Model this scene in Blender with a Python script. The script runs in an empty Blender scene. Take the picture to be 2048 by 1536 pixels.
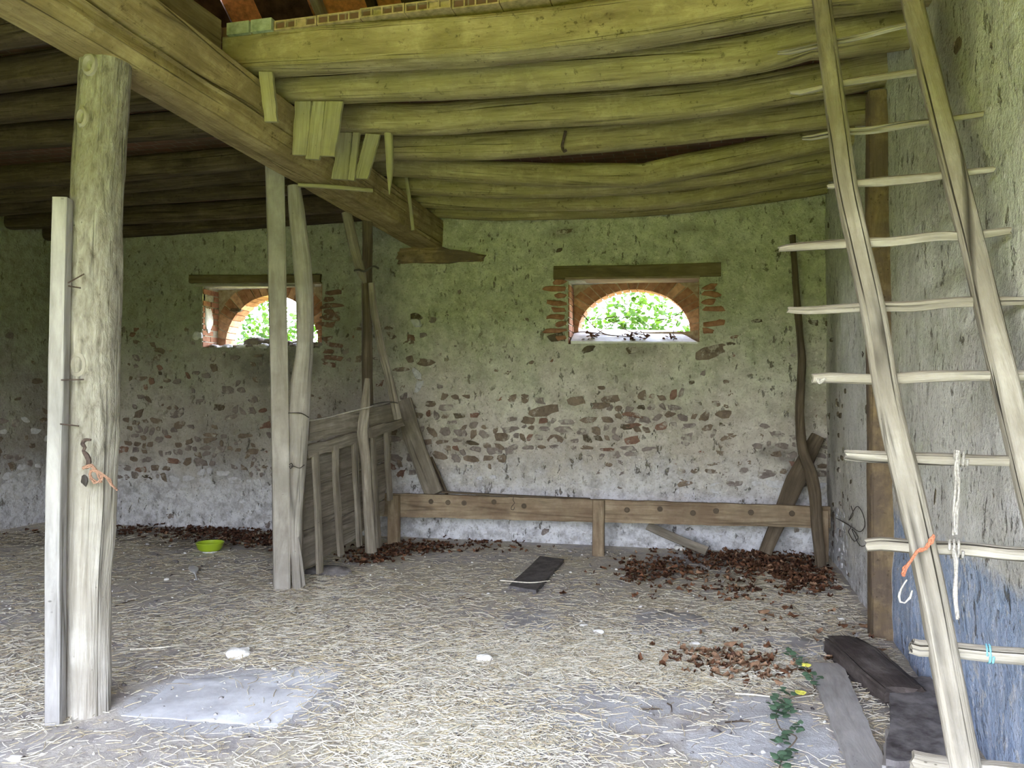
import bpy, math, random
import numpy as np
from mathutils import Vector, Matrix

SC = bpy.context.scene
COL = SC.collection
rnd = random.Random(7)

# ------------------------------------------------------------------ camera
F = 1600.0
YAW = math.radians(14.0)
PITCH = math.atan(37 / 1600)
CAM = Vector((0, 0, 1.5))
cd = bpy.data.cameras.new('camera')
cam = bpy.data.objects.new('camera', cd)
COL.objects.link(cam)
cam.location = CAM
cam.rotation_euler = (math.pi / 2 + PITCH, 0, YAW)
cd.sensor_width = 36
cd.lens = F / 2048 * 36
cd.clip_start = 0.05
SC.camera = cam
ROT = cam.rotation_euler.to_matrix()

def ray(px, py):
    return ROT @ Vector(((px - 1024) / F, (768 - py) / F, -1.0))

def P(px, py, x=None, y=None, z=None, d=None, plane=None):
    """photo point -> world point on a plane of the barn"""
    r = ray(px, py)
    if x is not None: t = (x - CAM.x) / r.x
    elif y is not None: t = (y - CAM.y) / r.y
    elif z is not None: t = (z - CAM.z) / r.z
    elif d is not None: t = d
    else:
        p0, n = plane
        t = (p0 - CAM).dot(n) / r.dot(n)
    return CAM + r * t

# room dimensions
D, R, L = 8.4, 1.1, -8.1          # back wall, right wall, left wall
ZC = 3.78                          # underside of the loft floor

# ------------------------------------------------------------------ noise
def _hash(i, j, k, seed):
    i = i.astype(np.uint64); j = j.astype(np.uint64); k = k.astype(np.uint64)
    h = (i * np.uint64(374761393) + j * np.uint64(668265263) + k * np.uint64(2147483647) + np.uint64(seed * 974711 + 13))
    h = (h ^ (h >> np.uint64(13))) * np.uint64(1274126177)
    h = h ^ (h >> np.uint64(16))
    return (h & np.uint64(0xFFFFFF)).astype(np.float64) / float(0xFFFFFF)

def vnoise(pts, scale, seed=0, octaves=1):
    """smooth value noise in [-1,1]; pts (n,3), scale scalar or 3-vector of frequencies"""
    pts = np.asarray(pts, float)
    tot = np.zeros(len(pts)); amp = 1.0; norm = 0
    sc = np.asarray(scale, float)
    for o in range(octaves):
        q = pts * sc * (2 ** o) + 1000.0
        i0 = np.floor(q).astype(np.int64); f = q - i0
        f = f * f * (3 - 2 * f)
        v = 0
        for dx in (0, 1):
            for dy in (0, 1):
                for dz in (0, 1):
                    w = (f[:, 0] if dx else 1 - f[:, 0]) * (f[:, 1] if dy else 1 - f[:, 1]) * (f[:, 2] if dz else 1 - f[:, 2])
                    v = v + w * _hash(i0[:, 0] + dx, i0[:, 1] + dy, i0[:, 2] + dz, seed + o)
        tot += amp * (v * 2 - 1); norm += amp; amp *= 0.5
    return tot / norm

# ------------------------------------------------------------------ mesh collecting
class MB:
    def __init__(s):
        s.v = []; s.f = []; s.uv = []; s.m = []; s.n = 0; s.attr = {}
    def add(s, verts, faces, uvs=None, mat=0):
        b = s.n
        s.v.extend([tuple(v) for v in verts]); s.n += len(verts)
        for i, f in enumerate(faces):
            s.f.append([b + k for k in f])
            s.uv.append(uvs[i] if uvs is not None else [(0.0, 0.0)] * len(f))
            s.m.append(mat if not isinstance(mat, (list, np.ndarray)) else mat[i])
    def base(s):
        a = np.array(s.v)
        return Vector((a[:, 0].mean(), a[:, 1].mean(), a[:, 2].min()))
    def build(s, name, mats, parent=None, smooth=35, origin=None):
        if not isinstance(mats, (list, tuple)): mats = [mats]
        if parent is not None: o = parent.matrix_world.translation.copy() if False else Vector(parent['_o'])
        else: o = Vector(origin) if origin is not None else s.base()
        a = np.array(s.v, float) - np.array(o)
        me = bpy.data.meshes.new(name)
        me.from_pydata(a.tolist(), [], s.f)
        uvl = me.uv_layers.new(name='UVMap')
        flat = [c for f in s.uv for uv in f for c in uv]
        uvl.data.foreach_set('uv', flat)
        for m in mats: me.materials.append(m)
        me.polygons.foreach_set('material_index', [int(k) for k in s.m])
        for k, vals in s.attr.items():
            at = me.attributes.new(k, 'FLOAT', 'POINT')
            at.data.foreach_set('value', np.asarray(vals, np.float32))
        me.validate(verbose=False)
        if smooth:
            me.polygons.foreach_set('use_smooth', [True] * len(me.polygons))
            try: me.set_sharp_from_angle(angle=math.radians(smooth))
            except Exception: pass
        me.update()
        ob = bpy.data.objects.new(name, me)
        COL.objects.link(ob)
        if parent is not None:
            ob.parent = parent
            ob['_o'] = list(o)
        else:
            ob.location = o
            ob['_o'] = list(o)
        return ob

def tag(o, label, cat, group=None, kind=None):
    o['label'] = label; o['category'] = cat
    if group: o['group'] = group
    if kind: o['kind'] = kind
    return o

def empty(name, loc, label, cat, group=None, kind=None):
    o = bpy.data.objects.new(name, None)
    COL.objects.link(o); o.location = loc; o['_o'] = list(loc)
    o.empty_display_size = 0.1
    return tag(o, label, cat, group, kind)

def catmull(pts, step):
    pts = [Vector(p) for p in pts]
    if len(pts) < 3: 
        n = max(1, int((pts[1] - pts[0]).length / step))
        return [pts[0].lerp(pts[1], i / n) for i in range(n + 1)], [i / n for i in range(n + 1)]
    q = [pts[0] * 2 - pts[1]] + pts + [pts[-1] * 2 - pts[-2]]
    out, par = [], []
    for k in range(1, len(q) - 2):
        p0, p1, p2, p3 = q[k - 1:k + 3]
        n = max(1, int((p2 - p1).length / step))
        for i in range(n):
            t = i / n
            out.append(0.5 * ((2 * p1) + (p2 - p0) * t + (2 * p0 - 5 * p1 + 4 * p2 - p3) * t * t + (3 * p1 - p0 - 3 * p2 + p3) * t ** 3))
            par.append(k - 1 + t)
    out.append(pts[-1]); par.append(len(pts) - 1)
    return out, par

def timber(mb, pts, w, h=None, up=(0, 0, 1), e=2.0, n=14, step=0.07, rough=0.004, seed=0, mat=0, endrough=0.0, freq=14, linear=False, taper_end=None):
    """a piece of wood (or wire) along pts: superellipse section w (sideways) by h (along up), e=2 round .. 10 sawn"""
    if linear:
        ps, par = [], []
        vs = [Vector(p) for p in pts]
        for k in range(len(vs) - 1):
            m = max(1, int((vs[k + 1] - vs[k]).length / step))
            for i in range(m): ps.append(vs[k].lerp(vs[k + 1], i / m)); par.append(k + i / m)
        ps.append(vs[-1]); par.append(len(vs) - 1)
    else: ps, par = catmull(pts, step)
    if h is None: h = w
    wl = w if isinstance(w, (list, tuple)) else [w] * len(pts)
    hl = h if isinstance(h, (list, tuple)) else [h] * len(pts)
    wl = np.interp(par, range(len(wl)), wl) if len(wl) == len(pts) else np.interp(np.linspace(0, 1, len(par)), np.linspace(0, 1, len(wl)), wl)
    hl = np.interp(par, range(len(hl)), hl) if len(hl) == len(pts) else np.interp(np.linspace(0, 1, len(par)), np.linspace(0, 1, len(hl)), hl)
    up = Vector(up)
    if abs((ps[-1] - ps[0]).normalized().dot(up.normalized())) > .75: up = Vector((0, -1, .05))   # upright piece
    rings, lens = [], []
    length = 0
    ang = [(j + 0.5) / n * 2 * math.pi for j in range(n)]
    cs = [(math.copysign(abs(math.cos(a)) ** (2 / e), math.cos(a)), math.copysign(abs(math.sin(a)) ** (2 / e), math.sin(a))) for a in ang]
    allv = []
    for i, p in enumerate(ps):
        t = (ps[min(i + 1, len(ps) - 1)] - ps[max(i - 1, 0)]).normalized()
        s = t.cross(up)
        if s.length < 1e-4: s = t.cross(Vector((1, 0, 0)))
        s.normalize(); u = s.cross(t).normalized()
        if i: length += (p - ps[i - 1]).length
        lens.append(length)
        for (c, sn) in cs:
            allv.append(p + s * (c * wl[i] / 2) + u * (sn * hl[i] / 2))
    V = np.array([tuple(v) for v in allv])
    if rough:
        C = np.repeat(np.array([tuple(p) for p in ps]), n, axis=0)
        rad = V - C
        rl = np.linalg.norm(rad, axis=1, keepdims=True) + 1e-9
        seedoff = np.array([seed * 3.71, seed * 1.93, seed * 7.7])
        # noise coordinates: around + stretched along the grain
        q = np.stack([np.tile(np.cos(ang), len(ps)), np.tile(np.sin(ang), len(ps)), np.repeat(lens, n)], 1)
        nz = vnoise(q + seedoff, (2.2, 2.2, 3.0), seed, 2) * 0.65 + vnoise(q + seedoff, (4.5, 4.5, freq * 0.5), seed + 5, 2) * 0.5
        V = V + rad / rl * (nz * rough)[:, None]
    m = len(ps)
    faces, uvs = [], []
    per = (wl.mean() + hl.mean()) * (1.57 if e < 3 else 2.0)
    uo, vo = (seed * 0.377) % 5, (seed * 1.731) % 9
    for i in range(m - 1):
        for j in range(n):
            k = (j + 1) % n
            faces.append([i * n + j, i * n + k, (i + 1) * n + k, (i + 1) * n + j])
            u0, u1 = uo + j / n * per, uo + (j + 1) / n * per
            uvs.append([(u0, vo + lens[i]), (u1, vo + lens[i]), (u1, vo + lens[i + 1]), (u0, vo + lens[i + 1])])
    # end caps
    rr = random.Random(seed)
    V = V.tolist()
    for (ri, flip) in ((0, True), (m - 1, False)):
        c = np.mean(V[ri * n:(ri + 1) * n], axis=0)
        ci = len(V); V.append(list(c))
        for j in range(n):
            k = (j + 1) % n
            a, b = ri * n + j, ri * n + k
            faces.append([ci, b, a] if flip else [ci, a, b])
            uvs.append([(uo, vo), (uo + .02, vo + .01), (uo + .04, vo)])
    if endrough:
        for ri in (0, m - 1):
            t = Vector(ps[1] - ps[0]).normalized() if ri == 0 else Vector(ps[-1] - ps[-2]).normalized()
            for j in range(n):
                o = t * rr.uniform(-endrough, endrough)
                for c in range(3): V[ri * n + j][c] += o[c]
    # orientation: section runs s->u, tangent = ? flip so normals face outward
    mb.add(V, [f[::-1] for f in faces], [u[::-1] for u in uvs], mat)

def board(mb, quad, thick, nrm, seed=0, mat=0, rough=0.002, nx=3, ny=14, edge=0.004):
    """plank from 4 corners (a,b along the end; d,c at the other end) with a thickness along nrm"""
    a, b, c, d = [Vector(q) for q in quad]
    nrm = Vector(nrm).normalized()
    rr = random.Random(seed)
    V, Fc, U = [], [], []
    top = {}; bot = {}
    Ln = ((d - a).length + (c - b).length) / 2; Wd = (b - a).length
    uo, vo = (seed * 0.377) % 5, (seed * 1.731) % 9
    ea = [rr.uniform(-edge, edge) for _ in range(ny + 1)]; eb = [rr.uniform(-edge, edge) for _ in range(ny + 1)]
    uvv = []
    for side, store in ((0, top), (1, bot)):
        for i in range(ny + 1):
            for j in range(nx + 1):
                s, t = j / nx, i / ny
                p = (a.lerp(b, s)).lerp(d.lerp(c, s), t)
                if j == 0: p = p + (a - b).normalized() * ea[i]
                if j == nx: p = p + (b - a).normalized() * eb[i]
                p = p + nrm * ((0.5 if side == 0 else -0.5) * thick + rr.uniform(-rough, rough))
                store[i, j] = len(V); V.append(tuple(p)); uvv.append((uo + s * Wd + side * .3, vo + t * Ln))
    def q(*ids): Fc.append(list(ids)); U.append([uvv[k] for k in ids])
    for i in range(ny):
        for j in range(nx):
            q(top[i, j], top[i, j + 1], top[i + 1, j + 1], top[i + 1, j])
            q(bot[i, j], bot[i + 1, j], bot[i + 1, j + 1], bot[i, j + 1])
        q(top[i, 0], top[i + 1, 0], bot[i + 1, 0], bot[i, 0])
        q(top[i, nx], bot[i, nx], bot[i + 1, nx], top[i + 1, nx])
    for j in range(nx):
        q(top[0, j], bot[0, j], bot[0, j + 1], top[0, j + 1])
        q(top[ny, j], top[ny, j + 1], bot[ny, j + 1], bot[ny, j])
    if (b - a).cross(d - a).dot(nrm) < 0:
        Fc = [f[::-1] for f in Fc]; U = [u[::-1] for u in U]
    mb.add(V, Fc, U, mat)

def boxm(mb, x0, x1, y0, y1, z0, z1, mat=0, skip=()):
    V = [(x0, y0, z0), (x1, y0, z0), (x1, y1, z0), (x0, y1, z0), (x0, y0, z1), (x1, y0, z1), (x1, y1, z1), (x0, y1, z1)]
    Fs = {'bot': [0, 3, 2, 1], 'top': [4, 5, 6, 7], 'y0': [0, 1, 5, 4], 'x1': [1, 2, 6, 5], 'y1': [2, 3, 7, 6], 'x0': [3, 0, 4, 7]}
    fs = [f for k, f in Fs.items() if k not in skip]
    us = []
    for f in fs:
        us.append([(V[k][0] + V[k][1], V[k][2]) for k in f])
    mb.add(V, fs, us, mat)

def blob(mb, c, size, seed=0, rough=0.18, nu=14, nv=9, mat=0, flat=0.0, rot=0.0):
    """an irregular stone"""
    V = []
    for i in range(nv + 1):
        th = math.pi * i / nv
        for j in range(nu):
            ph = 2 * math.pi * j / nu
            V.append((math.sin(th) * math.cos(ph), math.sin(th) * math.sin(ph), math.cos(th)))
    A = np.array(V)
    r = 1 + rough * vnoise(A + seed * 5.3, 1.6, seed, 3) * 1.6
    A = np.sign(A) * np.abs(A) ** 0.8 * r[:, None] * np.array(size) / 2
    cr, sr = math.cos(rot), math.sin(rot)
    A = np.stack([A[:, 0] * cr - A[:, 1] * sr, A[:, 0] * sr + A[:, 1] * cr, A[:, 2]], 1) + np.array(c)
    Fc = []
    for i in range(nv):
        for j in range(nu):
            k = (j + 1) % nu
            Fc.append([i * nu + j, (i + 1) * nu + j, (i + 1) * nu + k, i * nu + k])
    mb.add(A.tolist(), Fc, None, mat)

# ------------------------------------------------------------------ materials
def newmat(name):
    m = bpy.data.materials.new(name); m.use_nodes = True
    nt = m.node_tree; nt.nodes.clear()
    out = nt.nodes.new('ShaderNodeOutputMaterial')
    b = nt.nodes.new('ShaderNodeBsdfPrincipled')
    nt.links.new(b.outputs[0], out.inputs[0])
    b.inputs['Roughness'].default_value = 0.9
    b.inputs['Specular IOR Level'].default_value = 0.15
    return m, nt, b, out

class NT:
    """small helper for node trees"""
    def __init__(s, nt): s.nt = nt
    def n(s, t, **kw):
        nd = s.nt.nodes.new(t)
        for k, v in kw.items():
            if hasattr(nd, k): setattr(nd, k, v)
        return nd
    def link(s, a, b): s.nt.links.new(a, b)
    def coord(s, kind='Object'): return s.n('ShaderNodeTexCoord').outputs[kind]
    def geo(s): return s.n('ShaderNodeNewGeometry').outputs['Position']
    def map(s, src, scale=(1, 1, 1), loc=(0, 0, 0)):
        m = s.n('ShaderNodeMapping'); m.inputs['Scale'].default_value = scale; m.inputs['Location'].default_value = loc
        s.link(src, m.inputs['Vector']); return m.outputs[0]
    def noise(s, src, scale, detail=5, rough=0.6, dist=0.0):
        t = s.n('ShaderNodeTexNoise'); t.inputs['Scale'].default_value = scale; t.inputs['Detail'].default_value = detail
        t.inputs['Roughness'].default_value = rough; t.inputs['Distortion'].default_value = dist
        s.link(src, t.inputs['Vector']); return t.outputs['Fac']
    def vor(s, src, scale, feature='F1', out='Distance', rand=1.0):
        t = s.n('ShaderNodeTexVoronoi'); t.feature = feature; t.inputs['Scale'].default_value = scale
        t.inputs['Randomness'].default_value = rand
        s.link(src, t.inputs['Vector']); return t.outputs[out]
    def ramp(s, src, stops):
        r = s.n('ShaderNodeValToRGB'); el = r.color_ramp.elements
        while len(el) < len(stops): el.new(0.5)
        for e, (p, c) in zip(el, stops):
            e.position = p; e.color = (c, c, c, 1) if not isinstance(c, (tuple, list)) else (*c[:3], 1)
        s.link(src, r.inputs[0]); return r.outputs[0]
    def mix(s, fac, a, b, mode='MIX'):
        m = s.n('ShaderNodeMix'); m.data_type = 'RGBA'; m.blend_type = mode
        if isinstance(fac, (int, float)): m.inputs[0].default_value = fac
        else: s.link(fac, m.inputs[0])
        for i, v in ((6, a), (7, b)):
            if isinstance(v, tuple): m.inputs[i].default_value = (*v[:3], 1)
            else: s.link(v, m.inputs[i])
        return m.outputs[2]
    def math(s, op, a, b=None, clamp=False):
        m = s.n('ShaderNodeMath'); m.operation = op; m.use_clamp = clamp
        for i, v in ((0, a), (1, b)):
            if v is None: continue
            if isinstance(v, (int, float)): m.inputs[i].default_value = v
            else: s.link(v, m.inputs[i])
        return m.outputs[0]
    def sep(s, src):
        x = s.n('ShaderNodeSeparateXYZ'); s.link(src, x.inputs[0]); return x.outputs
    def bump(s, h, strength, dist, b):
        n = s.n('ShaderNodeBump'); n.inputs['Strength'].default_value = strength; n.inputs['Distance'].default_value = dist
        s.link(h, n.inputs['Height']); s.link(n.outputs[0], b.inputs['Normal'])
    def attr(s, name):
        a = s.n('ShaderNodeAttribute'); a.attribute_name = name; return a.outputs['Fac']

def wood(name, dark, mid, light, crack=0.6, across=26, stain_shade=None, stain_amt=0.5, bump=0.5, bark=None, spots=0.0):
    m, nt, b, out = newmat(name); N = NT(nt)
    uv = N.coord('UV')
    g1 = N.noise(N.map(uv, (across, 1.6, 1)), 1.0, 7, 0.65, 0.6)
    g2 = N.noise(N.map(uv, (across * 3.2, 4.5, 1)), 1.0, 4, 0.6, 0.2)
    gg = N.math('ADD', N.math('MULTIPLY', g1, 0.7), N.math('MULTIPLY', g2, 0.3))
    col = N.ramp(gg, [(0.32, dark), (0.5, mid), (0.66, light)])
    big = N.noise(N.geo(), 2.6, 5, 0.6)
    col = N.mix(N.ramp(big, [(0.42, 0.0), (0.68, 0.55)]), col, tuple(c * 0.55 for c in mid))
    if stain_shade is not None:
        st = N.noise(N.map(N.geo(), (1, 1, 1), (4.2, 1.7, 8.8)), 3.7, 6, 0.65)
        col = N.mix(N.math('MULTIPLY', N.ramp(st, [(0.4, 0.0), (0.58, 1.0)]), stain_amt), col, stain_shade)
    if bark:
        bk = N.attr(bark)
        bt = N.noise(N.map(uv, (30, 9, 1)), 1.0, 6, .7, .4)
        col = N.mix(N.math('MULTIPLY', bk, .92), col, N.ramp(bt, [(.30, (.10, .088, .066)), (.46, (.27, .248, .205)), (.66, (.42, .40, .345))]))
        gg = N.math('ADD', gg, N.math('MULTIPLY', N.math('MULTIPLY', bk, bt), 1.6))
    if spots:
        sp = N.ramp(N.noise(N.map(N.geo(), (1, 1, 1), (2.2, 7.1, 3.3)), 21, 5, .72), [(.58, 0.0), (.66, 1.0)])
        sp = N.math('MULTIPLY', sp, N.ramp(N.noise(N.geo(), 3.1, 3), [(.42, .25), (.58, 1.0)]))
        col = N.mix(N.math('MULTIPLY', sp, spots), col, tuple(c * .35 for c in dark))
        rs = N.ramp(N.noise(N.map(N.geo(), (1, 1, 1), (5.2, 1.1, 9.3)), 7, 5, .7), [(.54, 0.0), (.70, .28)])
        col = N.mix(rs, col, tuple(min(1, c * 1.25) for c in light))
    # cracks along the grain
    cr = N.vor(N.map(uv, (across * 0.55, 0.28, 1)), 1.0, 'DISTANCE_TO_EDGE')
    crm = N.ramp(cr, [(0.0, 1.0), (0.035, 0.0)])
    brk = N.ramp(N.noise(N.map(uv, (5, 1.1, 1)), 1.0, 3), [(0.46, 0.0), (0.6, 1.0)])
    crk = N.math('MULTIPLY', N.math('MULTIPLY', crm, brk), crack)
    col = N.mix(crk, col, tuple(c * 0.22 for c in dark))
    # worm holes and pits
    pit = N.ramp(N.vor(N.map(uv, (1, 0.6, 1)), 34, 'F1'), [(0.06, 1.0), (0.12, 0.0)])
    pit = N.math('MULTIPLY', pit, N.ramp(N.noise(uv, 5, 2), [(0.55, 0), (0.62, 1)]))
    col = N.mix(N.math('MULTIPLY', pit, 0.7), col, tuple(c * 0.35 for c in dark))
    N.link(col, b.inputs['Base Color'])
    hh = N.math('SUBTRACT', gg, N.math('MULTIPLY', crk, 0.9))
    N.bump(hh, bump, 0.02, b)
    return m

def plain(name, col, var=0.25, scale=18, rough=0.85, bump=0.3, spec=0.15, col2=None, dist=0.01):
    m, nt, b, out = newmat(name); N = NT(nt)
    nz = N.noise(N.coord('Object'), scale, 6, 0.65)
    c2 = col2 if col2 else tuple(c * (1 - var * 1.6) for c in col)
    c = N.ramp(nz, [(0.34, c2), (0.62, tuple(min(1, k * (1 + var * .5)) for k in col))])
    N.link(c, b.inputs['Base Color']); b.inputs['Roughness'].default_value = rough
    b.inputs['Specular IOR Level'].default_value = spec
    if bump: N.bump(nz, bump, dist, b)
    return m

M = {}
M['joist'] = wood('lime_dusted_joist_wood', (.15, .115, .052), (.345, .295, .15), (.50, .445, .245), .5, 20, (.25, .22, .095), .55, .9, None, .7)
M['joist_dark'] = wood('shaded_joist_wood', (.035, .025, .016), (.08, .06, .036), (.14, .11, .072), .6, 20, None, .5, .8, None, .6)  # joist wood with the left bay's dimness put into its colour
M['beam'] = wood('main_beam_wood', (.15, .105, .045), (.34, .265, .12), (.48, .40, .21), .6, 16, (.19, .14, .065), .6, .8, None, .6)
M['post'] = wood('weathered_trunk_wood', (.22, .19, .15), (.43, .40, .345), (.60, .57, .515), .6, 22, (.30, .27, .225), .55, .8, 'bark')
M['greywood'] = wood('grey_sawn_wood', (.20, .18, .15), (.42, .39, .345), (.58, .55, .50), .6, 24, (.25, .22, .18), .35)
M['palewood'] = wood('pale_sawn_plank_wood', (.205, .19, .175), (.355, .34, .325), (.48, .465, .445), .6, 22)
M['hurdlewood'] = wood('grey_brown_hurdle_wood', (.105, .09, .07), (.26, .23, .185), (.42, .375, .315), .65, 24, (.15, .12, .09), .4)
M['darkwood'] = wood('dark_pole_wood', (.055, .042, .03), (.12, .093, .065), (.20, .16, .115), .6, 20)
M['mangerwood'] = wood('manger_board_wood', (.14, .105, .07), (.32, .25, .165), (.46, .375, .265), .5, 14, (.16, .10, .065), .55)
M['ochrewood'] = wood('ochre_wall_post_wood', (.10, .07, .04), (.235, .17, .095), (.36, .265, .155), .6, 14, (.12, .09, .07), .85, .8, None, .6)
M['ladder'] = wood('bleached_ladder_wood', (.14, .12, .092), (.355, .322, .27), (.51, .475, .42), .9, 20, (.245, .215, .17), .55, .9)
M['lintel'] = wood('lintel_wood', (.07, .055, .03), (.17, .135, .07), (.26, .21, .12), .5, 14)
M['peg'] = wood('nailed_offcut_wood', (.18, .155, .09), (.34, .315, .20), (.45, .42, .285), .4, 26, (.38, .36, .15), .4)
M['iron'] = plain('rusty_iron', (.085, .06, .05), .4, 40, .7, .3, .3)
M['wire'] = plain('dark_wire', (.05, .042, .036), .2, 30, .6, 0, .3)
M['orange_twine'] = plain('faded_orange_twine', (.58, .22, .13), .3, 160, .9, .6, .05)
M['brown_twine'] = plain('faded_rust_twine', (.40, .235, .165), .3, 160, .9, .6, .05)
M['white_twine'] = plain('pale_twine', (.50, .47, .42), .2, 160, .9, .5, .05)
M['grey_twine'] = plain('frayed_grey_twine', (.46, .43, .39), .25, 120, .9, .5, .05)
M['blue_twine'] = plain('blue_twine', (.20, .45, .55), .2, 120, .9, .4, .05)
M['straw'] = plain('pale_straw', (.82, .77, .64), .2, 60, .8, 0)
M['straw_gold'] = plain('golden_straw', (.66, .565, .38), .25, 60, .8, 0)
M['straw_grey'] = plain('grey_straw', (.46, .40, .31), .3, 60, .85, 0)
M['deadleaf'] = plain('rust_brown_dead_leaf', (.20, .095, .052), .4, 22, .8, .2)
M['deadleaf_dark'] = plain('dark_brown_dead_leaf', (.115, .055, .035), .4, 22, .8, .2)
M['deadleaf_pale'] = plain('tan_dead_leaf', (.36, .22, .135), .3, 22, .8, .2)
M['concrete'] = plain('bluish_concrete', (.80, .82, .86), .08, 4, .85, .5, .2, (.55, .555, .585))
M['paving'] = plain('grey_paving_stone', (.44, .43, .43), .18, 9, .88, .3, .15, (.30, .285, .28))
M['white_stone'] = plain('chalky_white_stone', (.82, .80, .75), .15, 26, .9, .4)
M['slate'] = plain('dark_slate_board', (.145, .135, .135), .3, 14, .8, .3, .2)
M['bowl'] = plain('lime_green_plastic', (.36, .50, .03), .08, 6, .35, 0, .4)
M['bowl_foot'] = plain('white_plastic', (.8, .8, .78), .05, 6, .4, 0, .4)
M['rotten'] = wood('rotten_timber', (.04, .03, .028), (.125, .105, .095), (.24, .21, .19), .8, 16, (.035, .024, .022), .6, 1.0)
M['block'] = plain('sooty_stone_block', (.20, .185, .18), .35, 8, .9, .5, .15, (.065, .055, .055))
M['plank_floor'] = wood('dusty_floor_plank_wood', (.27, .25, .23), (.43, .41, .39), (.52, .50, .48), .35, 10)
M['brick'] = plain('old_red_brick', (.33, .17, .105), .3, 14, .92, .5, .1, (.22, .105, .065))
M['brick_pale'] = plain('pale_salmon_brick', (.56, .33, .22), .25, 16, .92, .5, .1, (.36, .2, .135))  # paler brick tone, mixed at random into the arches
M['hollow'] = plain('hollow_clay_brick', (.40, .31, .17), .3, 18, .92, .4, .1, (.22, .19, .09))
M['mossblock'] = plain('mossy_grey_block', (.34, .38, .27), .3, 14, .92, .5, .1, (.20, .25, .15))
M['mortar'] = plain('brick_mortar', (.42, .34, .27), .25, 18, .95, .6, .05, (.26, .18, .13))
M['tile'] = plain('terracotta_tile', (.78, .36, .17), .25, 16, .85, .3, .1)
M['loftboard'] = plain('shade_dark_board', (.075, .045, .032), .4, 7, .9, .3)  # dark colour stands in for the shade under the roof
M['sill'] = plain('whitewashed_sill', (.80, .80, .80), .12, 12, .8, .3)
M['limeplaster'] = plain('white_lime_lump', (.74, .73, .72), .2, 16, .95, .5)
M['ivy'] = plain('dusty_green_leaf', (.085, .145, .085), .3, 14, .6, .1, .3, (.05, .09, .05))
M['ivy_yellow'] = plain('yellow_leaf', (.72, .68, .12), .2, 16, .6, 0, .2)
M['ivy_stem'] = plain('brown_runner_stem', (.22, .17, .12), .2, 30, .8, 0)
M['twig'] = plain('dark_twig', (.10, .075, .055), .3, 30, .85, 0)
M['bramble_stem'] = plain('dry_bramble_stem', (.12, .085, .06), .3, 30, .85, 0)
def rubble(name, a, bcol, mort=(.47, .435, .38), cover=.545):
    """a rubble stone with old mortar still smeared over parts of it"""
    m, nt, b, out = newmat(name); N = NT(nt)
    p = N.geo()
    n1 = N.noise(p, 6, 5, .65); n2 = N.noise(p, 28, 5, .7)
    col = N.ramp(N.math('ADD', N.math('MULTIPLY', n1, .6), N.math('MULTIPLY', n2, .4)), [(.38, a), (.6, bcol)])
    sm = N.ramp(N.noise(N.map(p, (1, 1, 1), (3.3, 1.2, 7.7)), 9, 6, .7), [(cover, 0.0), (cover + .07, .85)])
    col = N.mix(sm, col, N.ramp(n2, [(.36, tuple(c * .75 for c in mort)), (.6, mort)]))
    N.link(col, b.inputs['Base Color']); b.inputs['Roughness'].default_value = .95
    N.bump(n2, .7, .015, b)
    return m
M['stone_a'] = rubble('brown_rubble_stone', (.125, .095, .072), (.25, .195, .15))
M['stone_b'] = rubble('purple_grey_rubble_stone', (.16, .13, .12), (.28, .24, .22), cover=.53)
M['stone_c'] = rubble('red_rubble_stone', (.14, .08, .06), (.27, .165, .125))
M['stone_d'] = rubble('limewashed_stone', (.36, .345, .34), (.56, .545, .54), (.70, .70, .73), .42)
M['stone_e'] = rubble('dark_pit', (.07, .055, .038), (.14, .115, .08), cover=.53)

def leaf_mat(name, a, bcol):
    m, nt, b, out = newmat(name); N = NT(nt)
    nz = N.noise(N.geo(), 2.0, 3)
    c = N.ramp(nz, [(.35, a), (.65, bcol)])
    N.link(c, b.inputs['Base Color']); b.inputs['Roughness'].default_value = .5
    tr = N.n('ShaderNodeBsdfTranslucent'); N.link(c, tr.inputs[0])
    mx = N.n('ShaderNodeMixShader'); mx.inputs[0].default_value = .5
    N.link(b.outputs[0], mx.inputs[1]); N.link(tr.outputs[0], mx.inputs[2]); N.link(mx.outputs[0], out.inputs[0])
    return m
M['leaf'] = leaf_mat('sunlit_leaf', (.025, .075, .006), (.085, .155, .016))

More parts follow.
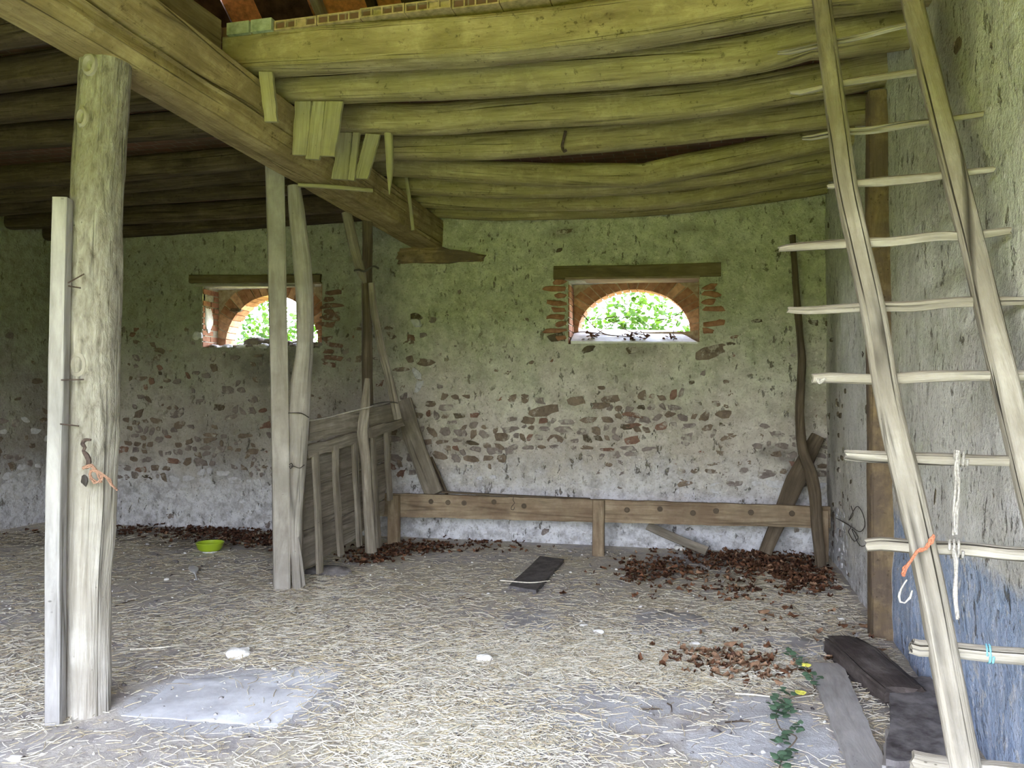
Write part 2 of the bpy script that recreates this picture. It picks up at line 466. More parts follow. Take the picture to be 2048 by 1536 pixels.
def wall_material(name, mortar_a, mortar_b, algae=0.6, wash=True, blue=False, dirt=.40):
    """old lime plaster: patchy colour, green algae in blotches, dark pits, limewash low down (ragged edge)"""
    m, nt, b, out = newmat(name); N = NT(nt)
    p = N.geo(); s = N.sep(p)
    n1 = N.noise(p, 1.6, 6, 0.62); n2 = N.noise(p, 9, 6, 0.7); n3 = N.noise(p, 45, 4, 0.6)
    f = N.math('ADD', N.math('MULTIPLY', n1, .55), N.math('MULTIPLY', n2, .45))
    col = N.ramp(f, [(.36, mortar_a), (.62, mortar_b)])
    if wash:
        edge = N.math('ADD', s[2], N.math('MULTIPLY', N.math('SUBTRACT', N.noise(p, 3.2, 5, .65), .5), 1.1))
        wmask = N.ramp(edge, [(0.40, 1.0), (0.98, 0.0)]) if not blue else N.ramp(edge, [(.2, .9), (.55, .0)])
        wcol = N.ramp(N.noise(p, 11, 5, .65), [(.36, (.42, .42, .45)), (.56, (.78, .79, .83))])
        col = N.mix(N.math('MULTIPLY', wmask, .85), col, wcol)
    if algae:
        # algae grow in blotches, mostly on the damp upper part
        e2 = N.math('ADD', N.math('MULTIPLY', s[2], .33), N.math('MULTIPLY', N.math('SUBTRACT', N.noise(p, 2.1, 6, .66), .5), 1.3))
        amask = N.math('MULTIPLY', N.ramp(e2, [(.42, 0.0), (.85, 1.0)]), algae)
        col = N.mix(amask, col, N.ramp(n2, [(.36, (.29, .33, .20)), (.64, (.54, .59, .42))]))
    if blue:
        # band of blue wall paint on the wall near the doorway, scuffed top edge
        ez = N.math('ADD', s[2], N.math('MULTIPLY', N.math('SUBTRACT', N.noise(p, 4, 5, .7), .5), .34))
        ey = N.math('ADD', s[1], N.math('MULTIPLY', N.math('SUBTRACT', N.noise(p, 7, 4, .7), .5), .12))
        bm = N.math('MULTIPLY', N.ramp(N.math('MULTIPLY', ez, .5), [(.385, 1.0), (.43, 0.0)]), N.math('LESS_THAN', ey, 5.47))
        chips = N.ramp(N.noise(p, 13, 5, .72), [(.36, .25), (.44, 1.0)])
        bl = N.ramp(N.noise(N.map(p, (2, 3, .8)), 5, 6, .65), [(.34, (.24, .31, .46)), (.5, (.36, .44, .60)), (.66, (.50, .56, .70))])
        col = N.mix(N.math('MULTIPLY', bm, chips), col, bl)
    # flaked pits and dirt specks
    pv = N.noise(N.map(p, (1, 1, .55)), 15, 4, .7)
    pits = N.ramp(pv, [(.60, 0.0), (.65, 1.0)])
    pits = N.math('MULTIPLY', pits, N.ramp(N.noise(p, 2.4, 3), [(.40, .15), (.56, 1.0)]))
    col = N.mix(N.math('MULTIPLY', pits, .75), col, (.115, .095, .06))
    mot = N.ramp(N.noise(N.map(p, (1, 1, 1), (9.1, 2.7, 4.4)), 5.5, 7, .74), [(.40, .62), (.50, .0)])
    col = N.mix(N.math('MULTIPLY', mot, dirt), col, (.19, .165, .125))
    spk = N.ramp(n3, [(.58, 0.0), (.66, 1.0)])
    col = N.mix(N.math('MULTIPLY', spk, .5), col, (.16, .135, .10))
    lgt = N.ramp(N.noise(N.map(p, (1, 1, 1), (2.1, 8.7, 1.4)), 24, 5, .7), [(.60, 0.0), (.68, .5)])
    col = N.mix(lgt, col, tuple(min(1, c * 1.25) for c in mortar_b))
    st = N.attr('stain_shade')
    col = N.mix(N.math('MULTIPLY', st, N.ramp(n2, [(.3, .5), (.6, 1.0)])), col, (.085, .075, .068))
    N.link(col, b.inputs['Base Color'])
    h = N.math('SUBTRACT', N.math('ADD', N.math('MULTIPLY', n2, .6), N.math('MULTIPLY', n3, .3)), N.math('MULTIPLY', pits, .5))
    N.bump(h, 1.0, .04, b)
    return m

M['wall_back'] = wall_material('back_wall_lime_mortar', (.38, .34, .29), (.68, .64, .58), .62)
M['wall_right'] = wall_material('right_wall_plaster', (.60, .58, .545), (.80, .78, .745), .6, True, True, .22)
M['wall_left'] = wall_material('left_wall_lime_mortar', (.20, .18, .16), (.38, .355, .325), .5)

def floor_material():
    m, nt, b, out = newmat('trodden_earth_and_chaff'); N = NT(nt)
    p = N.geo()
    n1 = N.noise(p, 1.1, 6, .65); n2 = N.noise(p, 7, 6, .72); n3 = N.noise(p, 60, 5, .75)
    dirt = N.ramp(n2, [(.36, (.40, .375, .375)), (.60, (.64, .615, .62))])
    chaff = N.ramp(N.noise(N.map(p, (40, 90, 40)), 1.0, 5, .75), [(.36, (.36, .31, .23)), (.48, (.60, .54, .42)), (.60, (.84, .79, .67))])
    cm = N.ramp(N.math('ADD', N.math('MULTIPLY', n1, .6), N.math('MULTIPLY', n2, .4)), [(.42, 0.0), (.56, .85)])
    bare = N.attr('bare'); dark = N.attr('dark')
    cm = N.math('MULTIPLY', cm, N.math('SUBTRACT', 1.0, bare))
    col = N.mix(cm, dirt, chaff)
    conc = N.ramp(N.noise(p, 6, 6, .65), [(.36, (.50, .495, .51)), (.6, (.72, .73, .76))])
    col = N.mix(N.math('MULTIPLY', N.ramp(N.math('ADD', bare, N.math('MULTIPLY', N.math('SUBTRACT', n2, .5), .9)), [(.42, 0.0), (.62, 1.0)]), .8), col, conc)
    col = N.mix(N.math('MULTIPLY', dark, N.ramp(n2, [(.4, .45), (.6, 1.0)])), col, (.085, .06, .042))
    spk = N.ramp(n3, [(.66, 0), (.72, 1)])
    col = N.mix(N.math('MULTIPLY', spk, .6), col, (.78, .76, .72))
    spk2 = N.ramp(N.noise(p, 38, 4, .7), [(.30, 1), (.36, 0)])
    col = N.mix(N.math('MULTIPLY', spk2, .55), col, (.10, .08, .06))
    N.link(col, b.inputs['Base Color'])
    N.bump(N.math('ADD', n2, N.math('MULTIPLY', n3, .6)), .6, .02, b)
    return m
M['floor'] = floor_material()

def ceiling_material():
    m, nt, b, out = newmat('loft_brick_underside'); N = NT(nt)
    br = N.n('ShaderNodeTexBrick'); N.link(N.geo(), br.inputs['Vector'])
    br.inputs['Scale'].default_value = 2.6
    br.inputs['Color1'].default_value = (.20, .10, .065, 1); br.inputs['Color2'].default_value = (.14, .085, .055, 1); br.inputs['Mortar'].default_value = (.22, .185, .13, 1)
    br.inputs['Mortar Size'].default_value = .012
    nz = N.noise(N.geo(), 5, 5)
    col = N.mix(N.ramp(nz, [(.45, 0), (.65, .7)]), br.outputs['Color'], (.10, .075, .045))
    N.link(col, b.inputs['Base Color'])
    N.bump(nz, .4, .01, b)
    return m
M['ceiling'] = ceiling_material()

def grass_material():
    m, nt, b, out = newmat('yard_grass'); N = NT(nt)
    nz = N.noise(N.geo(), 2, 6, .7)
    N.link(N.ramp(nz, [(.35, (.17, .20, .022)), (.65, (.31, .325, .045))]), b.inputs['Base Color'])
    return m
M['grass'] = grass_material()
M['blocker_green'] = plain('blocker_foliage', (.11, .145, .022), .35, 3, .9, .6, .1)
# ================================================================== SETTING
def skin(mb, us, vs, place, inside, holes, amp, seed, mat=0, stain_shade=None, flip=False):
    """displaced plaster skin on a grid; holes = list of (u0,u1,v0,v1)"""
    U, Vv = np.meshgrid(us, vs, indexing='ij')
    pts = np.stack([U.ravel(), Vv.ravel(), np.zeros(U.size)], 1)
    d = vnoise(pts, 1.3, seed, 2) * amp * 1.2 + vnoise(pts, 7, seed + 3, 3) * amp * .8
    for (a, b, c, e) in holes:   # calm the edge of openings
        near = (pts[:, 0] > a - .03) & (pts[:, 0] < b + .03) & (pts[:, 1] > c - .03) & (pts[:, 1] < e + .03)
        d[near] *= .2
    W = np.array([place(u, v, k) for (u, v, _), k in zip(pts, d)])
    nv = len(vs); fs = []; idx = lambda i, j: i * nv + j
    for i in range(len(us) - 1):
        for j in range(len(vs) - 1):
            uc, vc = (us[i] + us[i + 1]) / 2, (vs[j] + vs[j + 1]) / 2
            if any(a < uc < b and c < vc < e for (a, b, c, e) in holes): continue
            if inside and not inside(uc, vc): continue
            f = [idx(i, j), idx(i + 1, j), idx(i + 1, j + 1), idx(i, j + 1)]
            fs.append(f[::-1] if flip else f)
    st = np.zeros(len(W)) if stain_shade is None else stain_shade(pts)
    mb.add(W.tolist(), fs, None, mat)
    return st, W

def lines(a, b, step, extra=()):
    n = max(1, int(round((b - a) / step)))
    g = sorted(set(list(np.round(np.linspace(a, b, n + 1), 4)) + [round(e, 4) for e in extra]))
    return [x for i, x in enumerate(g) if i == 0 or x - g[i - 1] > .004]

def smoothstep(x, a, b):
    t = np.clip((x - a) / (b - a), 0, 1); return t * t * (3 - 2 * t)

# --- window openings
w2 = dict(x0=P(1136, 620, y=D).x, x1=P(1399, 620, y=D).x, z0=P(1265, 686, y=D).z, z1=P(1265, 557, y=D).z)
w1 = dict(x0=P(404, 620, y=D).x, x1=P(644, 620, y=D).x, z0=P(520, 693, y=D).z, z1=P(520, 569, y=D).z)
YO = D + .32      # outer leaf starts here
YE = D + .54      # outside face
holes = [(w1['x0'], w1['x1'], w1['z0'], w1['z1']), (w2['x0'], w2['x1'], w2['z0'], w2['z1'])]

# --- stones of the rubble masonry, laid in rough courses inside the lime mortar
def stone(mb, c, w, h, prot, place, seed, mat):
    rr = random.Random(seed)
    n = rr.choice((9, 10, 11, 13))
    ph = rr.uniform(0, 6.28); skw = rr.uniform(-.35, .35); tap = rr.uniform(-.45, .45)
    outl = []
    for k in range(n):
        a = ph + (k + rr.uniform(-.3, .3)) / n * 2 * math.pi
        ca, sa = math.cos(a), math.sin(a)
        e = .62
        outl.append((math.copysign(abs(ca) ** e, ca) * w / 2 * rr.uniform(.72, 1.12) + skw * sa * h, math.copysign(abs(sa) ** e, sa) * h / 2 * rr.uniform(.68, 1.15) * (1 + tap * ca)))
    outl.sort(key=lambda q: math.atan2(q[1], q[0]))
    tilt = rr.uniform(-.2, .2)
    V = []
    for (sc_, pr) in ((1.04, -.028), (1.0, prot * .3), (.84, prot), (.45, prot * 1.15)):
        for (a, b) in outl:
            a2, b2 = a * sc_, b * sc_
            a2, b2 = a2 - b2 * tilt, b2 + a2 * tilt
            V.append(place(c[0] + a2, c[1] + b2, pr + rr.uniform(-.003, .003)))
    V.append(place(c[0], c[1], prot * 1.15))
    fs = []
    for q in range(3):
        for k in range(n):
            l = (k + 1) % n
            fs.append([q * n + k, q * n + l, (q + 1) * n + l, (q + 1) * n + k])
    for k in range(n): fs.append([3 * n + k, 3 * n + (k + 1) % n, 4 * n])
    # outward check
    v0, v1, v2 = (Vector(V[i]) for i in fs[-1])
    nn = (v1 - v0).cross(v2 - v0)
    want = Vector(place(c[0], c[1], 1)) - Vector(place(c[0], c[1], 0))
    if nn.dot(want) < 0: fs = [f[::-1] for f in fs]
    mb.add(V, fs, None, mat)

def courses(mb, u0, u1, v0, v1, prob, place, seed, mats, hol=(), row=.098):
    rr = random.Random(seed)
    v = v0
    while v < v1:
        rh = row * rr.uniform(.72, 1.15)
        u = u0 + rr.uniform(0, .1)
        while u < u1:
            w = rr.uniform(.055, .15) if rr.random() < .72 else rr.uniform(.15, .25)
            uc, vc = u + w / 2, v + rh / 2 + rr.uniform(-.024, .024) + .03 * math.sin(u * 1.7 + v)
            p = prob(uc, vc)
            if rr.random() < p and not any(a - .02 < uc + w / 2 and uc - w / 2 < b + .02 and c - .02 < vc + rh / 2 and vc - rh / 2 < e + .02 for (a, b, c, e) in hol):
                sh = rr.uniform(.5, .98)
                big = 1.0 if p > .35 else rr.uniform(.45, .85)
                stone(mb, (uc, vc), w * .84 * big, rh * sh * big, rr.uniform(.001, .007), place, rr.randrange(10 ** 6), mats(uc, vc, rr))
            u += w + rr.uniform(.002, .022)
        v += rh

STM = [M['stone_a'], M['stone_b'], M['stone_c'], M['stone_d'], M['stone_e'], M['brick']]   # slots 1..6 after the mortar

# ---------------------------------------------------------------- back wall
wb = MB()
place_b = lambda u, v, k: (u, D - k, v)
us = lines(L - .1, R + .1, .06, [h for H in holes for h in H[:2]])
vs = lines(-.15, 4.05, .06, [h for H in holes for h in H[2:]])
def stain_shade_b(pts):
    s = np.zeros(len(pts))
    def spot(px, py, ru, rv, k):
        c = P(px, py, y=D)
        q = ((pts[:, 0] - c.x) / ru) ** 2 + ((pts[:, 1] - c.z) / rv) ** 2
        np.maximum(s, k * np.clip(1.35 - q, 0, 1), out=s)
    # soot smear by the right corner, darker patches under the windows and below the loft
    for a in ((1540, 905, .13, .07, .8), (1572, 912, .13, .10, .8), (1588, 945, .08, .2, .8), (1594, 990, .07, .12, .7)): spot(*a)
    for a in ((520, 740, .42, .28, .75), (470, 720, .3, .16, .6), (590, 730, .4, .25, .7), (700, 700, .12, .9, .45), (260, 640, 1.0, 1.2, .35), (150, 700, 1.2, 1.3, .35)): spot(*a)
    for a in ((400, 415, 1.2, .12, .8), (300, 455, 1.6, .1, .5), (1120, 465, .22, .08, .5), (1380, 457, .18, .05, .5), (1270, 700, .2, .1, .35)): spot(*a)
    # left bay: its dimness darkened into the wall colour, along with dirt
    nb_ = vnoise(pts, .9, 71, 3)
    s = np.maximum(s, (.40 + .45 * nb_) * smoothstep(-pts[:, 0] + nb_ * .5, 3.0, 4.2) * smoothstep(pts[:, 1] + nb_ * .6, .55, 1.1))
    return np.clip(s, 0, 1)
st, W = skin(wb, us, vs, place_b, None, holes, .014, 11, 0, stain_shade_b)
stain_shade_vals = list(st)

def prob_b(u, v):
    n = float(vnoise(np.array([[u, v, 0]]), 2.1, 77, 2)[0])
    inpatch = .0
    if u > -2.85:
        if (.82 if u < -1.0 else .68) < v < 1.40: inpatch = .97
        elif 1.40 <= v < 1.60: inpatch = .5
        elif .55 < v <= .82: inpatch = .66 if u > -1.0 else .26
        elif 1.62 <= v < 2.0: inpatch = .17
        elif 2.0 <= v < 2.5: inpatch = .20 if u < -1.9 else .07
        elif 2.5 <= v < 3.4: inpatch = .035
        elif v <= .5: inpatch = .6
        if -2.2 < u < -1.0 and 0.62 < v < .95: inpatch *= .3
    else:
        if .55 < v < 1.45: inpatch = .66
        elif 1.45 <= v < 2.5: inpatch = .36
        elif v <= .55: inpatch = .5
        elif v < 2.9: inpatch = .08
    return max(0.0, inpatch * (1 + (.3 if inpatch > .6 else .6) * n))
def mat_b(u, v, rr):
    if v < .62 + .1 * math.sin(u * 3): return 4 if rr.random() < .85 else 2
    if v > 2.0 and u > -2.85 and rr.random() < .4: return 5
    x = rr.random()
    if v < .80 and u > -2.8: return 4 if x < .4 else (2 if x < .85 else 1)
    return 1 if x < .40 else (2 if x < .84 else (3 if x < .94 else 5))
courses(wb, L, R - .02, .06, 3.45, prob_b, place_b, 5, mat_b, holes)

# crumbling brick jambs around both windows (their ends show in the plaster)
def jamb_bricks(side_x, sgn, z0, z1, seed, mt=6):
    rr = random.Random(seed)
    z = z0; k = 0
    while z < z1 - .05:
        ln = (.26 if k % 2 else .17) * rr.uniform(.8, 1.1)
        if rr.random() < .9:
            x0, x1 = (side_x - ln, side_x - .015) if sgn < 0 else (side_x + .015, side_x + ln)
            cx, cz = (x0 + x1) / 2, z + .03
            stone(wb, (cx, cz), x1 - x0, .062, .010, place_b, rr.randrange(10 ** 6), mt)
        z += .075; k += 1
jamb_bricks(w2['x0'], -1, w2['z0'] + .04, w2['z1'] + .02, 3)
jamb_bricks(w2['x1'], 1, w2['z0'] + .08, w2['z1'] - .05, 4)
jamb_bricks(w1['x1'], 1, w1['z0'] - .25, w1['z1'] - .1, 6, 3)  # darker stone colour carries the shade on this jamb
for (px, py, w, h, mt) in ((1420, 705, .36, .12, 1), (1112, 674, .20, .12, 5), (1265, 700, .16, .09, 5), (1178, 698, .14, .07, 5), (1127, 463, .22, .05, 5), (1382, 458, .2, .04, 5),
                           (1118, 500, .06, .05, 5), (832, 634, .13, .10, 5), (1265, 830, .24, .055, 3), (1264, 851, .19, .055, 3), (1085, 822, .32, .11, 1), (1203, 811, .22, .07, 1),
                           (470, 620, .16, .05, 3), (655, 612, .22, .05, 3), (660, 632, .26, .06, 3), (655, 648, .22, .06, 3), (437, 815, .14, .08, 5)):
    c = P(px, py, y=D); stone(wb, (c.x, c.z), w, h, .006, place_b, int(px * 7 + py), mt)
c = P(833, 645, y=D); stone(wb, (c.x, c.z), .11, .12, .035, place_b, 991, 4)
for (px, py) in ((834, 748), (838, 772)):
    c = P(px, py, y=D); stone(wb, (c.x, c.z), .09, .14, .01, place_b, px, 4)
nskin = wb.n
# masonry body behind the skin, with the openings left out
def body(x0, x1, z0, z1): boxm(wb, x0, x1, D + .03, YE, z0, z1, 0)
xs = [L - .5, w1['x0'], w1['x1'], w2['x0'], w2['x1'], R + .5]
for i in range(5):
    if i == 1: body(xs[i], xs[i + 1], -.2, w1['z0']); body(xs[i], xs[i + 1], w1['z1'], 4.05)
    elif i == 3: body(xs[i], xs[i + 1], -.2, w2['z0']); body(xs[i], xs[i + 1], w2['z1'], 4.05)
    else: body(xs[i], xs[i + 1], -.2, 4.05)
# reveal strips between skin and body
for w in (w1, w2):
    for (x0, x1, z0, z1) in ((w['x0'] - .03, w['x0'], w['z0'], w['z1']), (w['x1'], w['x1'] + .03, w['z0'], w['z1']), (w['x0'], w['x1'], w['z0'] - .03, w['z0']), (w['x0'], w['x1'], w['z1'], w['z1'] + .03)):
        boxm(wb, x0, x1, D + .004, D + .06, z0, z1, 0)
# brick facing of the reveals
rr = random.Random(21)
for w in (w1, w2):
    z = w['z0'] + .01; k = 0
    while z < w['z1'] - .05:
        for sx in (0, 1):
            y = D + .012 - (.06 if k % 2 else 0)
            while y < YO - .02:
                y1 = min(YO, y + .205); ya = max(D + .012, y)
                if rr.random() < .93:
                    d_ = rr.uniform(.006, .014)
                    xa, xb = (w['x0'] - .01, w['x0'] + d_) if sx == 0 else (w['x1'] - d_, w['x1'] + .01)
                    boxm(wb, xa, xb, ya, y1, z, z + .058, 6)
                y = y1 + .012
        z += .071; k += 1
wb.attr['stain_shade'] = stain_shade_vals + [0.0] * (wb.n - len(stain_shade_vals))
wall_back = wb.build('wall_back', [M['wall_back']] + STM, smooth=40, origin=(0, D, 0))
tag(wall_back, 'rubble stone back wall with crumbling lime mortar and two arched openings', 'wall', kind='structure')

# ---------------------------------------------------------------- right wall
place_r = lambda u, v, k: (R - k, u, v)
wr = MB()
us = lines(-.6, D + .1, .06); vs = lines(-.15, 4.0, .06)
def stain_r(pts):
    s = np.zeros(len(pts))
    def spot(px, py, ru, rv, k):
        c = P(px, py, x=R)
        q = ((pts[:, 0] - c.y) / ru) ** 2 + ((pts[:, 1] - c.z) / rv) ** 2
        np.maximum(s, k * np.clip(1.35 - q, 0, 1), out=s)
    for a in ((1905, 60, .35, .35, .6), (1925, 115, .18, .2, .5), (1665, 800, .25, .9, .5), (1660, 1000, .2, .3, .6), (1900, 350, .6, .12, .35), (2000, 690, .3, .25, .25), (1700, 380, .5, .2, .5)): spot(*a)
    return s
st, W = skin(wr, us, vs, place_r, None, [], .016, 23, 0, stain_r)
nst = list(st)
def prob_r(u, v):
    n = float(vnoise(np.array([[u, v, 3]]), 2.4, 31, 2)[0])
    if u > 5.7: return (.75 if v < .55 else (.12 if v < 1.6 else .03)) * (1 + .5 * n)
    return .0
courses(wr, 5.7, D, .03, 3.2, prob_r, place_r, 8, lambda u, v, r_: (4 if r_.random() < .8 else 2) if v < .55 else 5, row=.1)
for (px, py, w, h, mt) in ((1722, 1140, .40, .26, 2), (1728, 1100, .25, .12, 3), (1990, 985, .03, .09, 5), (1938, 1040, .03, .11, 5), (1871, 995, .03, .10, 5), (1965, 1105, .14, .05, 5), (2030, 1115, .1, .06, 5), (1915, 90, .12, .07, 5), (1985, 90, .03, .05, 5)):
    c = P(px, py, x=R); stone(wr, (c.y, c.z), w, h, .004, place_r, int(px * 3 + py), mt)
boxm(wr, R + .04, R + .5, -.6, YE, -.2, 4.0, 0)
# gable above
g = [(R + .0, -.9, 3.95), (R + .0, YE, 3.95), (R + .0, 4.0, 7.6)]
g2 = [(R + .4, y, z) for (_, y, z) in g]
wr.add(g + g2, [[0, 2, 1], [3, 4, 5], [0, 1, 4, 3], [1, 2, 5, 4], [2, 0, 3, 5]], None, 0)
wr.attr['stain_shade'] = nst + [0.0] * (wr.n - len(nst))
o = wr.build('wall_right', [M['wall_right']] + STM, smooth=40, origin=(R, 4, 0))
tag(o, 'tall plastered right wall, greenish above and painted blue below', 'wall', kind='structure')

# ---------------------------------------------------------------- left wall
place_l = lambda u, v, k: (L + k, u, v)
wl = MB()
us = lines(-.6, D + .1, .1); vs = lines(-.15, 4.0, .1)
st, W = skin(wl, us, vs, place_l, None, [], .018, 37, 0, None, True)
nst = list(st)
courses(wl, 4.0, D, .05, 2.6, lambda u, v: .7 if v < 1.35 else .2, place_l, 14, lambda u, v, r_: 4 if v < .6 else r_.choice((1, 2, 2, 4)), row=.13)
boxm(wl, L - .5, L - .04, -.6, YE, -.2, 4.0, 0)
g = [(L, -.9, 3.95), (L, YE, 3.95), (L, 4.0, 7.6)]
g2 = [(L - .4, y, z) for (_, y, z) in g]
wl.add(g + g2, [[0, 1, 2], [3, 5, 4], [0, 3, 4, 1], [1, 4, 5, 2], [2, 5, 3, 0]], None, 0)
wl.attr['stain_shade'] = nst + [0.0] * (wl.n - len(nst))
o = wl.build('wall_left', [M['wall_left']] + STM, smooth=40, origin=(L, 4, 0))
tag(o, 'dark rubble left wall of the barn in the far corner', 'wall', kind='structure')

# ---------------------------------------------------------------- front wall with the wide doorway behind the viewer
OX0, OX1, OZ = -3.1, R, 2.8
wf = MB()
boxm(wf, L - .5, OX0, -1.0, -.6, -.2, 4.0); boxm(wf, OX0, OX1 + .5, -1.0, -.6, OZ, 4.0)
wf.attr['stain_shade'] = [0.0] * wf.n
hg = MB(); r_h = np.linspace(-45, 40, 90); z_h = np.linspace(0, 1, 14)  # unseen tree line added to cut low sky light on the upper surfaces
U_, V_ = np.meshgrid(r_h, z_h, indexing='ij'); pts_ = np.stack([U_.ravel(), V_.ravel() * 9, np.zeros(U_.size)], 1)
top_ = 3.6 + 1.0 * vnoise(np.stack([U_.ravel(), 0 * U_.ravel(), 0 * U_.ravel()], 1), .25, 5, 3)
dpt = -26 + 1.6 * vnoise(pts_, .5, 9, 3) - V_.ravel() * 2.0 + .0 * top_
hv = np.stack([U_.ravel(), dpt, V_.ravel() * top_ - .05], 1)
hg.add(hv.tolist(), [[i * 14 + j, i * 14 + j + 1, (i + 1) * 14 + j + 1, (i + 1) * 14 + j] for i in range(89) for j in range(13)])
o = hg.build('sky_blocker_trees', M['blocker_green']); tag(o, 'added unseen tree line outside the doorway that blocks low sky light', 'trees', kind='stuff')
o = wf.build('wall_front', [M['wall_right']], smooth=0)
tag(o, 'front wall of the barn with the wide open doorway', 'wall', kind='structure')

# ---------------------------------------------------------------- floor
def floor_height(x, y):
    pts = np.stack([np.atleast_1d(x), np.atleast_1d(y), np.zeros_like(np.atleast_1d(x))], 1)
    return vnoise(pts, .9, 51, 2) * .008 + vnoise(pts, 5, 53, 2) * .004
fl = MB()
us = lines(L - .3, R + .3, .07); vs = lines(-.9, D + .3, .07)
U, Vv = np.meshgrid(us, vs, indexing='ij')
xx, yy = U.ravel(), Vv.ravel()
zz = floor_height(xx, yy)
fv = np.stack([xx, yy, zz], 1)
nv = len(vs)
ff = [[i * nv + j, (i + 1) * nv + j, (i + 1) * nv + j + 1, i * nv + j + 1] for i in range(len(us) - 1) for j in range(nv - 1)]
fl.add(fv.tolist(), ff)
def floor_mask(x, y, spots):
    s = np.zeros(len(x))
    for (px, py, rx, ry, k) in spots:
        c = P(px, py, z=0); e = P(px + rx, py, z=0); f_ = P(px, py - ry, z=0); g_ = P(px, py + ry, z=0)
        ru = (e - c).length; rv = ((f_ - c).length + (g_ - c).length) / 2
        a = YAW
        dx, dy = x - c.x, y - c.y
        p_ = dx * math.cos(a) + dy * math.sin(a); q_ = -dx * math.sin(a) + dy * math.cos(a)
        s = np.maximum(s, k * np.clip(1.5 - ((p_ / ru) ** 2 + (q_ / rv) ** 2), 0, 1))
    return s
BARE = [(1130, 1405, 190, 60, .95), (1310, 1400, 130, 30, .8), (1080, 1480, 150, 50, .55), (1480, 1500, 110, 40, .9), (1250, 1470, 160, 50, .5), (860, 1525, 60, 20, .7), (1560, 1460, 110, 80, .75), (350, 1500, 150, 25, .35),
        (480, 1395, 215, 64, 1.0), (1060, 1245, 60, 30, .7), (1330, 1245, 80, 26, .7), (1560, 1297, 110, 26, .7), (1150, 1180, 150, 25, .35), (900, 1200, 120, 20, .25), (90, 1490, 90, 50, .3)]
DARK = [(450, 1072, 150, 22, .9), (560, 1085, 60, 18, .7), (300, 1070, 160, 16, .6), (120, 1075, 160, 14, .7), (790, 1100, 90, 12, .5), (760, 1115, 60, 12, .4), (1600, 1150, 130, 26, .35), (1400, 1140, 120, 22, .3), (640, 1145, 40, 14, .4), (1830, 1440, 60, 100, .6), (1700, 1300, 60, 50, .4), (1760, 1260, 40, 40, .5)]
fl.attr['bare'] = floor_mask(xx, yy, BARE)
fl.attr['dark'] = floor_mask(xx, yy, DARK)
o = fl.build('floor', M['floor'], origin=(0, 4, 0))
tag(o, 'trodden earth floor of the barn littered with chaff', 'floor', kind='structure')

yd = MB(); boxm(yd, -60, 50, -70, -.9, -.3, -.03)
o = yd.build('yard_ground', M['grass'], smooth=0)
tag(o, 'sunlit grass of the farmyard outside the doorway', 'ground', kind='structure')
yd = MB(); boxm(yd, -40, 40, YE + .02, 60, -.3, .2)
o = yd.build('garden_ground', M['grass'], smooth=0)
tag(o, 'overgrown grass of the garden behind the barn', 'ground', kind='structure')

# ---------------------------------------------------------------- loft floor (ceiling) and roof
ce = MB()
boxm(ce, -2.95, R, 4.36, D + .1, ZC, ZC + .06)
boxm(ce, L, -2.95, 2.6, D + .1, ZC, ZC + .06)
o = ce.build('ceiling', M['ceiling'], smooth=0)
tag(o, 'loft floor of red bricks laid across the joists', 'ceiling', kind='structure')

ro = MB()
def slope(y):   # underside height of the roof
    return 7.55 - abs(y - 4.0) * .73
# back slope: tiles in courses, each a slightly tilted slab
for k in range(18):
    y0, y1 = 4.0 + k * .29, 4.0 + (k + 1) * .29 + .05
    z0, z1 = slope(y0) + .05, slope(y1) + .07
    for (xa, xb) in (((L - .6, -4.7), (-3.75, R + .6)) if 6.0 < y0 < 6.9 else ((L - .6, R + .6),)):   # unseen gap added over the left loft so sun brightens the tile undersides
        V = [(xa, y0, z0), (xb, y0, z0), (xb, y1, z1), (xa, y1, z1)]
        V += [(a, b, c + .02) for (a, b, c) in V]
        ro.add(V, [[0, 3, 2, 1], [4, 5, 6, 7], [0, 1, 5, 4], [2, 3, 7, 6]], None, 0)
V = [(L - .6, 4.05, slope(4) + .06), (R + .6, 4.05, slope(4) + .06), (R + .6, -1.3, slope(-1.3)), (L - .6, -1.3, slope(-1.3))]
for (xa, xb, ya, yb) in ((L - .6, R + .6, -1.3, 4.05),):
    V = [(xa, yb, slope(yb) + .05), (xb, yb, slope(yb) + .05), (xb, ya, slope(ya) + .05), (xa, ya, slope(ya) + .05)]
    V += [(a, b, c + .04) for (a, b, c) in V]
    ro.add(V, [[0, 1, 2, 3], [7, 6, 5, 4], [0, 4, 5, 1], [1, 5, 6, 2], [2, 6, 7, 3], [3, 7, 4, 0]], None, 0)
o = ro.build('roof', M['tile'], smooth=0)
tag(o, 'orange clay tile roof seen in the gap above the loft', 'roof', kind='structure')
